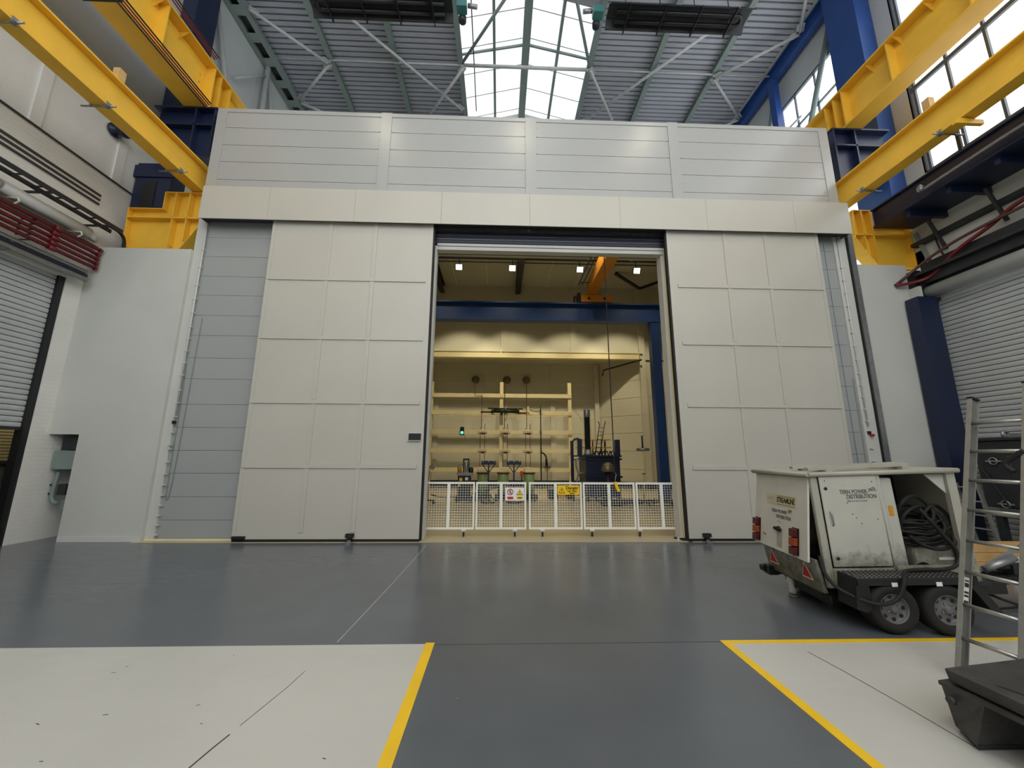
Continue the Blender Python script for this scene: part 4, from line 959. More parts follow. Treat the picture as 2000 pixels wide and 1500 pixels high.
for (x, l), xb, top in zip([(-0.82,'left'), (0.30,'middle'), (1.42,'right')], (-1.30,0.38,1.43), ([(-1.25,20.2,5.6),(-1.25,19.2,5.2),(-1.25,19.12,4.62),(-0.88,19.12,4.62),(-0.88,19.12,3.4)], [(0.33,20.2,5.6),(0.26,19.2,5.3),(0.26,19.12,3.7)], [(1.36,20.2,5.6),(1.36,19.2,5.3),(1.36,19.12,3.4)])):
    t = thing('busbar_dropper', 'thin copper busbar pair running down the rack, the %s one of three' % l, 'busbar', (x,19.1,1.0), group='busbar droppers on the rack')
    part('upper_conductor', MB().tube(top+[(top[-1][0],19.12,2.9)], 0.016, 6), brown_red, t)
    for dx in (-0.11, 0.11): part('busbar', MB().box((x+dx-0.014,19.09,0.98), (x+dx+0.014,19.12,3.15 if dx > 0 else 2.95)), brown_red, t)
    for z, k in zc:
        p = part('clamp_block', MB().box((x-0.22,19.05,z-0.07), (x+0.22,19.18,z+0.07)), cream_steel, t, bevel=0.01)
        part('clamp_bolts', MB().rivets((x-0.16,19.05,z), (x+0.16,19.05,z), 0.1, 0.018, (0,-1,0), 0.015), dark_steel, p)
        if k: part('clamp_insulator', MB().lathe([(0.11,0),(0.07,0.07),(0.02,0.1)], (x+0.02,19.1,z-0.07), (0,0,-1), 14), brown_red, p)
t = thing('switch_resistor', 'dark green horizontal insulator unit fixed across the rack centre', 'insulator', (0.3,19.0,3.75))
part('body', MB().tube([(-0.34,18.98,3.78),(0.92,18.98,3.76)], 0.10, 16), dark_green, t)
for x in (-0.34, 0.30, 0.92): part('collar', MB().tube([(x-0.06,18.98,3.78),(x+0.06,18.98,3.78)], 0.13, 16), dark_green, t)
part('top_rod', MB().tube([(-0.58,18.95,3.90),(1.16,18.95,3.88)], 0.03, 8), black_paint, t)
part('terminal_rod', MB().tube([(-0.92,18.98,3.72),(-0.36,18.98,3.72)], 0.045, 8), brown_red, t, 'red-brown end rod'); part('terminal_rod', MB().tube([(0.94,18.98,3.68),(1.32,18.98,3.68)], 0.045, 8), brown_red, t, 'red-brown end rod')
part('end_flange', MB().lathe([(0.09,0),(0.09,0.06)], (1.40,18.9,3.72), (1,0,0), 12).box((1.38,18.9,3.45), (1.46,19.0,4.0)), cream_steel, t)
part('hanging_lead', MB().tube(smooth_path([(0.4,18.95,3.66),(0.36,18.95,3.45),(0.27,18.95,3.3)],4), 0.012, 5), black_rubber, t)
for x in (0.10,): part('support_bracket', MB().box((x-0.06,18.98,3.6), (x+0.06,19.2,3.7)), dark_steel, t)
solid('vertical_conduit', MB().tube([(2.06,19.12,3.9),(2.06,19.12,0.02)], 0.03, 8), black_paint, 'black vertical conduit on the rack right of the busbars', 'conduit')
solid('cable_branch', MB().tube(smooth_path([(1.5,19.05,3.85),(1.75,19.05,3.78),(2.0,19.05,3.8),(2.06,19.08,4.05)],5), 0.02, 6), black_paint, 'thin black lead from the green unit to the vertical conduit', 'cable')
t = thing('cable_sealing_end', 'small black cable end on a bracket beside the vertical conduit', 'cable end', (2.35,19.1,1.0))
part('cable', MB().tube(smooth_path([(2.08,19.08,1.75),(2.2,19.08,1.70),(2.3,19.08,1.55),(2.32,19.08,1.3)],5), 0.035, 8), black_rubber, t)
part('boot', MB().tube([(2.32,19.08,1.45),(2.33,19.08,1.1)], 0.06, 10), black_rubber, t); part('shelf', MB().box((2.2,19.0,1.04), (2.5,19.2,1.09)), dark_steel, t)
part('leg', MB().tube([(2.36,19.1,0.02),(2.36,19.1,1.05)], 0.015, 6), dark_steel, t)
t = thing('signal_light', 'small black signal box glowing green on the rack', 'signal', (-1.80,19.1,2.6))
part('housing', MB().box((-1.91,19.0,2.58), (-1.73,19.18,2.98)), black_paint, t, bevel=0.01)
part('green_lens', MB().lathe([(0.07,0),(0.05,0.04),(0.0,0.05)], (-1.82,19.0,2.70), (0,-1,0), 14), green_lit, t, 'lit green lens')
part('dark_lens', MB().lathe([(0.06,0),(0.05,0.03),(0.0,0.04)], (-1.82,19.0,2.88), (0,-1,0), 14), black_rubber, t)
part('cable_tail', MB().tube(smooth_path([(-1.74,19.1,2.6),(-1.66,19.1,2.5),(-1.68,19.1,2.35)],4), 0.01, 5), black_rubber, t)

# ---- green cylinders, stands, pump unit in the room
g0 = None
for x, l in ((-0.57,'left of the two blue stands'), (0.16,'between the two blue stands'), (1.09,'right of the two blue stands')):
    lab = 'pale green resin cylinder on a black base, '+l
    if g0 is None:
        g0 = thing('resin_cylinder', lab, 'insulator', (x,14.3,0), group='pale green cylinders')
        part('body', MB().lathe([(0.20,0.24),(0.20,0.93),(0.19,0.95)], (x,14.3,0), (0,0,1), 28), green_cyl, g0)
        part('top_flange', MB().lathe([(0.22,0.94),(0.24,0.955),(0.24,0.985),(0.20,1.0),(0.09,1.0)], (x,14.3,0), (0,0,1), 28), brown_red, g0, 'brown flange')
        part('terminal_cap', MB().box((x-0.15,14.2,1.0), (x+0.15,14.4,1.10)), cream_steel, g0)
        part('base_frame', MB().box((x-0.30,14.05,0.06), (x+0.30,14.55,0.22)), black_paint, g0, bevel=0.02)
        for dx in (-0.24, 0.24):
            for dy in (-0.18, 0.18): part('castor', MB().lathe([(0.04,0),(0.04,0.03)], (x+dx-0.015,14.3+dy,0.04), (1,0,0), 10), black_rubber, g0)
    else: dup(g0, (x,14.3,0), lab)
s0 = None
for x, l in ((-0.35,'left one of the pair'), (0.52,'right one of the pair')):
    lab = 'navy Y-shaped support stand between the green cylinders, '+l
    if s0 is None:
        s0 = thing('support_stand', lab, 'stand', (x,13.55,0), group='navy support stands')
        part('head_plate', MB().box((x-0.25,13.52,1.28), (x+0.25,13.58,1.41)), navy_steel, s0, bevel=0.006)
        for dx in (-0.19,0,0.19): part('head_pin', MB().tube([(x+dx,13.51,1.36),(x+dx,13.51,1.43)], 0.018, 8), pale_steel, s0)
        part('pole', MB().tube([(x,13.55,0.1),(x,13.55,1.3)], 0.028, 10), navy_steel, s0)
        for s in (-1, 1): part('brace_arm', MB().bar((x+s*0.22,13.55,1.29), (x,13.55,1.0), 0.035, 0.03), navy_steel, s0)
        for s in (0, 1, 2):
            a = s*2*PI/3-PI/2; part('foot', MB().bar((x,13.55,0.32), (x+0.30*math.cos(a),13.55+0.30*math.sin(a),0.03), 0.035, 0.03), navy_steel, s0)
        part('base_ring', MB().torus((x,13.55,0.03), 0.22, 0.02, (0,0,1), 20, 6), black_paint, s0)
    else: dup(s0, (x,13.55,0), lab)
solid('beacon_lamp', MB().lathe([(0.065,0),(0.065,0.02),(0.045,0.03),(0.05,0.13),(0.035,0.16),(0.0,0.17)], (0.80,13.75,0.90), (0,0,1), 16), sign_red, 'small red beacon beside the right green cylinder', 'beacon')
t = thing('beacon_post', 'thin dark post carrying the red beacon', 'post', (0.80,13.75,0))
part('pole', MB().tube([(0.80,13.75,0.02),(0.80,13.75,0.90)], 0.02, 8), dark_steel, t); part('foot_plate', MB().lathe([(0.07,0),(0.07,0.02)], (0.80,13.75,0.0), (0,0,1), 16), dark_steel, t)
t = thing('pump_unit', 'small pump unit on a stand left of the green cylinders', 'machine', (-1.2,13.9,0))
part('stand', MB().box((-1.42,13.75,0.18), (-0.98,14.15,0.9)), dark_steel, t, bevel=0.01); part('base', MB().box((-1.5,13.7,0.06), (-0.92,14.2,0.2)), navy_steel, t, bevel=0.02)
part('top_plate', MB().box((-1.46,13.72,0.9), (-0.92,14.18,1.0)), galv, t)
part('motor_frame', MB().box((-1.26,13.85,1.0), (-1.22,13.9,1.46)).box((-1.08,13.85,1.0), (-1.04,13.9,1.46)).box((-1.26,13.85,1.42), (-1.04,13.9,1.48)), navy_steel, t)
part('motor', MB().lathe([(0.05,0),(0.06,0.03),(0.06,0.3),(0.04,0.34)], (-1.15,13.9,1.02), (0,0,1), 14), galv, t)
part('oil_bowl', MB().lathe([(0.05,0),(0.08,0.05),(0.08,0.18),(0.05,0.2)], (-1.38,13.9,1.0), (0,0,1), 14), mat('amber_bowl', (176,122,24), 0.2), t, 'amber bowl')
part('side_tank', MB().lathe([(0.07,0),(0.08,0.04),(0.08,0.14),(0.05,0.18)], (-0.97,13.9,1.0), (0,0,1), 12), black_paint, t)
part('label_plate', MB().box((-1.36,13.745,0.72), (-1.26,13.75,0.82)), sign_yellow, t); part('label_plate', MB().box((-1.16,13.745,0.74), (-1.06,13.75,0.84)), sign_white, t); part('gauge', MB().lathe([(0.035,0),(0.035,0.02)], (-1.37,13.75,0.56), (0,-1,0), 12), sign_white, t)
part('top_pipe', MB().tube([(-1.46,13.9,1.24),(-1.28,13.9,1.28),(-0.92,13.9,1.24)], 0.018, 6), galv, t)
for dx in (-0.24, 0.24): part('castor', MB().lathe([(0.05,0),(0.05,0.04)], (-1.2+dx-0.02,13.8,0.05), (1,0,0), 12), black_rubber, t)
t = thing('earthing_pole', 'brown pole on a wheeled base with a ring clamp at the left jamb', 'pole', (-2.35,13.2,0))
part('pole', MB().tube([(-2.36,13.2,0.15),(-2.36,13.2,1.12)], 0.055, 12), brown_red, t)
part('ring_clamp', MB().torus((-2.22,13.2,1.2), 0.07, 0.02, (0,1,0), 18, 6).bar((-2.5,13.2,1.2), (-2.14,13.2,1.2), 0.06, 0.07), galv, t)
part('lower_tube', MB().tube([(-2.40,13.15,0.12),(-2.40,13.15,0.75)], 0.03, 8), sign_yellow, t)
part('base_frame', MB().bar((-2.6,13.2,0.12), (-2.1,13.2,0.12), 0.08, 0.05).bar((-2.35,12.95,0.12), (-2.35,13.45,0.12), 0.08, 0.05), black_paint, t)
for x in (-2.58, -2.12): part('castor', MB().lathe([(0.05,0),(0.055,0.01),(0.055,0.035),(0.05,0.045)], (x,13.18,0.056), (0,1,0), 12), black_rubber, t)
pts = smooth_path([(-2.2,13.1,0.32),(-1.9,13.0,0.26),(-1.5,12.95,0.27),(-1.1,12.9,0.33),(-0.7,12.9,0.40),(-0.3,12.9,0.50),(0.1,12.9,0.62),(0.45,12.9,0.74)], 9)
b = MB()
for i in range(len(pts)-1):
    if i % 2 == 0: b.tube([pts[i], pts[i]+(pts[i+1]-pts[i])*1.4], 0.018, 5)
    else: b.torus(pts[i], 0.022, 0.008, (0,1,0), 8, 4)
solid('barrier_chain', b, black_paint, 'dark plastic chain strung between the wheeled pole and the blue stand', 'chain')
for x0, x1, m, l in ((1.85,2.18,black_paint,'low black case on the floor left of the blue tank'), (2.55,2.72,black_paint,'small black case at the foot of the blue tank')):
    t = thing('equipment_case', l, 'case', ((x0+x1)/2,14.9,0)); part('case_body', MB().box((x0,14.7,0.04), (x1,15.1,0.36)), m, t, bevel=0.03)
    part('carry_handle', MB().tube([(x0+0.06,14.68,0.25),(x0+0.06,14.64,0.27),(x1-0.06,14.64,0.27),(x1-0.06,14.68,0.25)], 0.012, 6), dark_steel, t)
    part('feet', MB().box((x0+0.02,14.75,0), (x1-0.02,15.05,0.04)), black_rubber, t)
solid('timber_block', MB().box((2.22,14.8,0), (2.5,15.0,0.26)), timber, 'pale timber block between the two black cases', 'block')

# ---- blue tank with bushing
t = thing('transformer_tank', 'large navy transformer tank with railings on top', 'transformer', (3.8,14.6,0))
part('tank_body', MB().box((3.12,14.0,0.14), (4.36,15.2,1.58)), navy_steel, t, bevel=0.015)
for z in (0.86, 1.48): part('tank_rib', MB().box((3.06,13.95,z-0.03), (4.42,15.25,z+0.03)), navy_steel, t)
part('deck', MB().box((2.80,13.9,1.56), (4.40,15.2,1.62)), navy_steel, t)
for x in (3.15, 3.72, 4.28):
    for y in (14.0, 15.1): part('wheel', MB().lathe([(0.09,0),(0.1,0.02),(0.1,0.06),(0.09,0.08)], (x-0.04,y,0.1), (1,0,0), 14), black_paint, t)
part('railing_post', MB().box((2.84,13.95,1.6), (3.0,14.1,2.2)), navy_steel, t, bevel=0.02); part('railing_post', MB().box((4.2,13.95,1.6), (4.38,14.1,2.18)), navy_steel, t, bevel=0.02)
for x, w in ((3.5,0.03),(3.64,0.04),(3.98,0.03),(4.12,0.06)): part('railing_post', MB().box((x-w/2,15.0,1.6), (x+w/2,15.06,2.2)), navy_steel, t)
for z in (1.92, 2.22): part('handrail', MB().tube([(2.95,14.98,z),(4.35,14.98,z)], 0.022, 8).tube([(2.95,14.98,z-0.06),(4.2,14.98,z-0.06)], 0.012, 6), yellow_steel, t, 'yellow handrail')
part('access_ladder', MB().tube(smooth_path([(2.66,14.0,0.02),(2.66,14.0,1.9),(2.68,14.0,2.12),(2.78,14.0,2.2),(2.9,14.0,2.2)],5), 0.03, 8).tube([(2.66,14.3,0.02),(2.66,14.3,2.15)], 0.03, 8), navy_steel, t)
part('valve_pipe', MB().tube([(2.78,14.1,1.5),(2.80,14.1,1.2),(2.86,14.1,0.95),(2.80,14.1,0.7),(2.82,14.1,0.2)], 0.03, 8).tube([(2.7,14.1,1.46),(3.1,14.1,1.46)], 0.03, 8).tube([(2.82,14.1,0.98),(3.14,14.1,0.98)], 0.025, 8), galv, t)
b = MB()
for i in range(6):
    x = 3.55+i*0.12; b.tube(smooth_path([(x,14.2,1.6),(x+random.uniform(-0.05,0.05),14.25,1.72),(x+0.08,14.3,1.76),(x+0.12,14.3,1.62)],4), 0.02, 6)
part('hose_pile', b, black_rubber, t)
t = thing('high_voltage_bushing', 'tall ribbed black bushing with a metal cap on the blue tank', 'bushing', (3.30,14.4,1.62))
prof = []
for i in range(26): z = 1.82+i*0.047; prof += [(0.095,z),(0.125,z+0.012),(0.095,z+0.03)]
part('shed_stack', MB().lathe(prof, (3.30,14.4,0), (0,0,1), 20), black_rubber, t)
part('base_flange', MB().lathe([(0.16,1.62),(0.17,1.66),(0.13,1.70),(0.12,1.84)], (3.30,14.4,0), (0,0,1), 20), galv, t)
part('metal_cap', MB().lathe([(0.10,3.02),(0.12,3.05),(0.12,3.28),(0.10,3.32),(0.03,3.34),(0.02,3.46),(0.0,3.5)], (3.30,14.4,0), (0,0,1), 20), galv, t)
t = thing('leaning_ladder', 'small dark ladder leaning up from the blue tank top', 'ladder', (3.75,14.6,1.62))
for dx in (0, 0.20): part('stile', MB().tube([(3.62+dx*0.9,14.6,1.64),(3.93+dx*1.0,15.0,2.82)], 0.018, 8), black_paint, t)
for k in range(7):
    f = 0.1+0.13*k; part('rung', MB().tube([(3.62+0.31*f,14.6+0.4*f,1.64+1.18*f),(3.80+0.33*f,14.6+0.4*f,1.64+1.18*f)], 0.012, 6), black_paint, t)
part('hook', MB().tube(smooth_path([(3.93,15.0,2.82),(3.89,15.0,2.90),(3.86,15.0,2.92)],4), 0.016, 6).tube(smooth_path([(4.13,15.0,2.82),(4.16,15.0,2.90),(4.13,15.0,2.93)],4), 0.016, 6), black_paint, t)
part('foot', MB().tube(smooth_path([(3.6,14.58,1.63),(3.54,14.56,1.70),(3.52,14.56,1.64)],4), 0.018, 6), black_paint, t)
t = thing('dome_electrode', 'dull metal dome on a dark post in front of the blue tank', 'electrode', (3.63,13.0,0))
part('dome', MB().lathe([(0.19,1.07),(0.21,1.12),(0.20,1.22),(0.16,1.32),(0.09,1.38),(0.0,1.40)], (3.63,13.0,0), (0,0,1), 28), bronze, t)
part('post', MB().lathe([(0.10,0.16),(0.09,0.5),(0.09,1.08)], (3.63,13.0,0), (0,0,1), 16), black_paint, t)
part('base', MB().box((3.35,12.7,0.06), (3.95,13.25,0.16)), dark_steel, t, bevel=0.01)
for x in (3.4, 3.9):
    for y in (12.75, 13.2): part('castor', MB().lathe([(0.04,0),(0.04,0.03)], (x-0.015,y,0.04), (1,0,0), 10), black_rubber, t)
solid('oil_tray', MB().box((4.05,13.0,0.05), (4.75,13.5,0.16)).box((4.02,12.97,0.14), (4.78,13.53,0.17)).box((4.1,13.05,0), (4.16,13.45,0.06)).box((4.62,13.05,0), (4.68,13.45,0.06)), navy_steel, 'low navy tray on the floor at the right end of the blue tank', 'tray')
t = thing('ring_electrode', 'grey ring electrode on a slim pole near the blue column', 'electrode', (4.95,13.3,0))
part('pole', MB().tube([(4.92,13.3,0.12),(4.95,13.3,1.8)], 0.03, 10), cream_steel, t)
part('pole_band', MB().torus((4.94,13.3,1.0), 0.05, 0.014, (0,0,1), 14, 6), black_paint, t)
part('ring', MB().torus((4.96,13.3,1.82), 0.17, 0.055, (0,0,1), 28, 10).bar((4.82,13.3,1.8), (5.1,13.3,1.8), 0.05, 0.02), galv, t)
part('rod', MB().tube([(4.955,13.3,1.85),(4.95,13.3,2.30)], 0.028, 10), navy_steel, t, 'navy rod above the ring')
part('base', MB().bar((4.65,13.3,0.08), (5.25,13.3,0.08), 0.1, 0.05).bar((4.92,13.05,0.08), (4.92,13.55,0.08), 0.1, 0.05).box((4.8,13.2,0.05), (5.04,13.4,0.14)), black_paint, t)
for x in (4.68, 5.22): part('castor', MB().lathe([(0.04,0),(0.04,0.03)], (x,13.28,0.04), (0,1,0), 10), black_rubber, t)
t = thing('cable_trolley', 'low trolley with red and black coiled leads near the blue column', 'trolley', (5.3,12.9,0))
part('platform', MB().box((4.85,12.75,0.1), (5.75,13.1,0.14)), dark_steel, t)
for k in range(4): part('coiled_lead', MB().torus((5.0+0.2*k,12.92,0.17+0.02*(k % 2)), 0.11, 0.022, (0.1,0,1), 18, 6), red_pipe_m if k % 2 else black_rubber, t)
for x in (4.92, 5.68): part('castor', MB().lathe([(0.045,0),(0.045,0.03)], (x,12.85,0.045), (0,1,0), 10), black_rubber, t)
t = thing('steel_trestle', 'small black A-frame trestle at the foot of the blue column', 'trestle', (6.3,13.3,0))
part('frame', MB().bar((6.1,13.3,0.68), (6.5,13.3,0.03), 0.03, 0.03).bar((6.1,13.3,0.68), (6.1,13.3,0.03), 0.03, 0.03).bar((5.9,13.3,0.03), (6.6,13.3,0.03), 0.06, 0.05), black_paint, t)
solid('swing_pipe', MB().tube([(5.5,20.0,5.85),(5.45,19.6,6.05),(7.12,18.55,6.38)], 0.04, 8), dark_steel, 'dark pipe slanting out from the splayed wall under the ledge', 'pipe')
# ================================================================ TRAILER
yw, pt_ = math.radians(-6), math.radians(2.3)
tu = Vector((math.cos(yw)*math.cos(pt_), math.sin(yw)*math.cos(pt_), math.sin(pt_))); tv = Vector((-math.sin(yw), math.cos(yw), 0)); tw = tu.cross(tv)
TR = Matrix(((tu.x,tv.x,tw.x),(tu.y,tv.y,tw.y),(tu.z,tv.z,tw.z)))
TO = Vector((3.24, 3.95, 0.30))
tr = thing('generator_trailer', 'grubby white twin-axle box trailer with a lettered side door', 'trailer', TO, TR)
def P(n, b, m, label=None, parent=None, bevel=0.0): return part(n, b, m, parent or tr, label, True, bevel)
WD = 1.0
P('roof_lid', MB().box((-0.03,-0.02,1.075), (1.42,WD+0.02,1.105)), trailer_grime, None, None, 0.012)
b = MB()
b.tube([(-0.03,-0.02,1.085),(1.40,-0.02,1.085)], 0.024, 10).tube([(-0.03,-0.02,1.085),(-0.03,WD+0.02,1.085)], 0.024, 10).tube([(1.40,-0.02,1.085),(1.40,WD+0.02,1.085)], 0.024, 10)
P('roof_rail', b, trailer_grime, 'rounded grubby roof edge')
b = MB().bar((0.05,0.12,1.135), (1.05,0.12,1.150), 0.06, 0.03).bar((0.1,0.45,1.140), (1.2,0.40,1.155), 0.06, 0.03)
b.rivets((0.15,0.12,1.152), (1.0,0.12,1.165), 0.22, 0.008, (0,0,1), 0.012).box((0.2,0.05,1.10), (0.26,0.5,1.125)).box((0.95,0.05,1.10), (1.01,0.5,1.14))
P('roof_strip', b, trailer_grime, 'loose strips on the roof')
P('rear_post', MB().box((-0.005,-0.002,0.0), (0.065,0.05,1.07)), trailer_grime, 'stained rear corner post', None, 0.012)
P('rear_post', MB().box((-0.005,WD-0.05,0.0), (0.06,WD,1.07)), trailer_grime)
P('divider_post', MB().box((0.618,-0.004,0.05), (0.665,0.03,1.07)), trailer_white, None, None, 0.006)
P('front_post', MB().prism([(1.30,1.07),(1.38,1.07),(1.36,0.12),(1.28,0.12)], (0,0.05,0), (0,0,0), (1,0,0), (0,0,1)), trailer_grime, 'stained front corner post')
P('sill_panel', MB().box((0.06,-0.004,0.0), (0.66,0.03,0.185)), trailer_grime, 'mossy sill below the door')
P('sill_panel', MB().box((0.66,0.02,0.0), (1.34,0.05,0.19)), trailer_grime)
P('far_side', MB().box((0.0,WD-0.03,0.0), (1.38,WD,1.07)), trailer_white)
P('front_end', MB().prism([(1.34,1.07),(1.38,1.07),(1.43,0.0),(1.39,0.0)], (0,WD-0.06,0), (0,0.03,0), (1,0,0), (0,0,1)), trailer_grime)
P('floor_tray', MB().box((0.0,0.03,0.0), (1.5,WD-0.03,0.04)), dark_steel)
P('inner_bulkhead', MB().box((0.68,0.03,0.04), (0.80,0.32,1.03)), trailer_white, 'white inner housing column', None, 0.015)
P('inner_wall', MB().box((0.66,0.66,0.04), (1.34,0.70,1.05)), dark_steel)
P('inner_corner', MB().prism([(1.12,1.05),(1.30,1.05),(1.29,0.86)], (0,0.01,0), (0,0.03,0), (1,0,0), (0,0,1)), trailer_white)
P('engine_casing', MB().box((0.95,0.12,0.04), (1.33,0.6,0.34)), trailer_grime, 'pale inner casing', None, 0.03)
P('casing_port', MB().lathe([(0.07,0),(0.07,0.01)], (1.0,0.118,0.13), (0,-1,0), 16), black_paint)
P('casing_label', MB().box((1.16,0.112,0.215), (1.30,0.119,0.24)), sign_white)
P('caution_sticker', MB().box((0.715,0.026,0.66), (0.755,0.030,0.755)), mat('amber_sticker', (206,140,20), 0.5, 0, 0), 'amber sticker')
# side door
d = P('side_door', MB().box((0.068,-0.018,0.20), (0.615,-0.002,1.065)), trailer_white, 'white side door with faded lettering', None, 0.006)
P('hinge', MB().tube([(0.622,-0.012,0.2),(0.622,-0.012,1.06)], 0.007, 8), trailer_grime, None, d)
for u, w in ((0.115,0.945),(0.115,0.28)): P('lock_stud', MB().lathe([(0.016,0),(0.016,0.006),(0.008,0.01)], (u,-0.018,w), (0,-1,0), 12), black_paint, None, d)
P('pull_handle', MB().tube(smooth_path([(0.118,-0.018,0.72),(0.120,-0.034,0.70),(0.122,-0.036,0.63),(0.124,-0.034,0.60),(0.126,-0.018,0.585)],4), 0.007, 8), galv, None, d)
faded = mat('faded_black_lettering', (96,96,90), 0.6, 0, 0.25, 60)
fx = lambda u, w: frame_m((u,-0.0195,w), (1,0,0), (0,0,1))
text_part('lettering', 'TERN POWER', 0.055, faded, d, fx(0.375,0.905), 0.265, bold=0.0012)
text_part('lettering', 'DISTRIBUTION', 0.055, faded, d, fx(0.445,0.858), 0.285, bold=0.0012)
text_part('lettering', 'Behind the Switch', 0.02, faded, d, fx(0.40,0.818), 0.19)
b = MB()
for k in range(3):
    z = 0.898+0.013*k; pts = [(0.512+0.012*i+0.008*k, -0.0195, z+0.012*abs(math.sin(i*0.8+k))+0.012*(1-abs(i-4)/4)) for i in range(8-k)]
    b.tube(pts, 0.003, 4)
P('emblem', b, faded, 'wavy emblem beside the lettering', d)
b = MB()
for u, w in ((0.57,1.0),(0.12,1.02),(0.30,0.80),(0.33,0.69),(0.36,0.655),(0.40,0.60),(0.56,0.64)): b.lathe([(0.006,0),(0.004,0.002)], (u,-0.018,w), (0,-1,0), 8)
P('rivet_marks', b, dark_steel, None, d)
# rear hatch, swung out a little at its foot
def H(v, f, off=0.0):   # point on the hatch: v across, f from 0 (top) to 1 (foot)
    w = 1.055-f*(0.80+0.02*(1-v)); return Vector((-0.012-0.135*f-off, v, w))
hatch_white = dirty_mat('lightly_soiled_sheet', (205,203,194), (110,104,84), 0.0, 0.3, 0.6)
h = P('rear_hatch', MB().poly([H(0.03,0),H(0.97,0),H(0.99,1),H(0.03,1),H(0.03,0,-0.02),H(0.97,0,-0.02),H(0.99,1,-0.02),H(0.03,1,-0.02)], [(0,1,2,3),(7,6,5,4),(0,4,5,1),(1,5,6,2),(2,6,7,3),(3,7,4,0)]), hatch_white, 'white rear hatch standing ajar at its foot')
hv = Vector((0,-1,0)); hw = (H(0.5,0)-H(0.5,1)).normalized(); hn = hv.cross(hw).normalized()
if hn.x > 0: hn = -hn
def HP(v, w, off=0.002):
    f = (1.055-w)/0.81; return H(v, f, off)
def hplate(v0, v1, w0, w1, off, th=0.002):
    return MB().poly([HP(v0,w0,off),HP(v1,w0,off),HP(v1,w1,off),HP(v0,w1,off),HP(v0,w0,off+th),HP(v1,w0,off+th),HP(v1,w1,off+th),HP(v0,w1,off+th)], [(0,1,2,3),(7,6,5,4),(0,4,5,1),(1,5,6,2),(2,6,7,3),(3,7,4,0)])
pl = P('name_plate', hplate(0.20,0.56,0.725,0.845,0.0015), mat('ivory_name_plate', (206,196,160), 0.5), 'ivory name plate', h)
P('plate_border', MB().bar(HP(0.22,0.83,0.0045), HP(0.54,0.83,0.0045), 0.004, 0.002, hn).bar(HP(0.22,0.74,0.0045), HP(0.54,0.74,0.0045), 0.004, 0.002, hn), sign_black, None, h)
P('faded_plate', hplate(0.56,0.74,0.73,0.845,0.0012), mat('faded_plate', (196,190,170), 0.6), 'faded half of the name plate', h)
text_part('lettering', 'STREAMLINE', 0.08, sign_black, h, frame_m(HP(0.38,0.785,0.0045), hv, hw), 0.315, bold=0.0022)
text_part('lettering', 'SERIES', 0.04, mat('ghost_lettering', (170,160,130), 0.6, 0, 0), h, frame_m(HP(0.655,0.79,0.0035), hv, hw), 0.15)
text_part('lettering', 'TERN POWER', 0.05, faded, h, frame_m(HP(0.50,0.66,0.0025), hv, hw), 0.28, bold=0.001)
text_part('lettering', 'DISTRIBUTION', 0.05, faded, h, frame_m(HP(0.42,0.605,0.0025), hv, hw), 0.26, bold=0.001)
P('emblem', MB().bar(HP(0.34,0.675,0.003), HP(0.27,0.69,0.003), 0.004, 0.02, hn).bar(HP(0.33,0.70,0.003), HP(0.28,0.70,0.003), 0.004, 0.012, hn), faded, None, h)
P('turn_handle', MB().bar(HP(0.56,0.475,0.02), HP(0.44,0.47,0.02), 0.035, 0.03, hn), black_rubber, 'black turn handle', h, 0.01)
P('handle_boss', MB().lathe([(0.03,0),(0.025,0.02)], HP(0.5,0.472,0.0), hn, 14), black_rubber, None, h)
P('drip_stain', hplate(0.44,0.54,0.28,0.45,0.0008,0.0004), trailer_grime, 'grey drip stain', h)
b = MB()
for v, w in ((0.52,0.55),(0.48,0.55),(0.78,0.37),(0.24,0.35)): b.lathe([(0.006,0),(0.006,0.002)], HP(v,w,0.002), hn, 8)
b.bar(HP(0.80,0.38,0.004), HP(0.74,0.365,0.004), 0.006, 0.004, hn).bar(HP(0.26,0.36,0.004), HP(0.21,0.352,0.004), 0.006, 0.004, hn)
P('hatch_studs', b, black_paint, None, h)
for v0 in (0.86, 0.155):
    lt = P('tail_light', hplate(v0,v0+0.105,0.27,0.535,0.002,0.006), black_paint, 'tail lamp cluster, red and orange', h)
    for k, m in enumerate((lens_red, lens_orange, lens_red)):
        P('lens', hplate(v0+0.004,v0+0.10,0.275+0.088*k,0.353+0.088*k,0.008,0.042), m, None, lt, 0.008)
# lower tail panel with triangles
b = MB().prism([(-0.06,0.25),(-0.035,0.25),(0.02,-0.06),(-0.02,-0.06)], (0,0.92,0), (0,0.06,0), (1,0,0), (0,0,1))
tp = P('tail_panel', b, trailer_grime, 'grubby lower tail panel')
def TP(v, w, o=0.003): return Vector((-0.06+0.04*(0.25-w)/0.31-o, v, w))
for vc in (0.25, 0.83):
    for s, m, o in ((0.085, sign_white, 0.002), (0.07, sign_red, 0.004)):
        p = [TP(vc+s,0.095-s*0.8,o), TP(vc-s,0.095-s*0.8,o), TP(vc,0.095+s*1.1,o)]
        P('reflector_triangle' if o > 0.003 else 'triangle_edge', MB().poly(p+[q+Vector((-0.002,0,0)) for q in p], [(0,1,2),(3,5,4),(0,3,4,1),(1,4,5,2),(2,5,3,0)]), m, 'red reflector triangle' if o > 0.003 else None, tp)
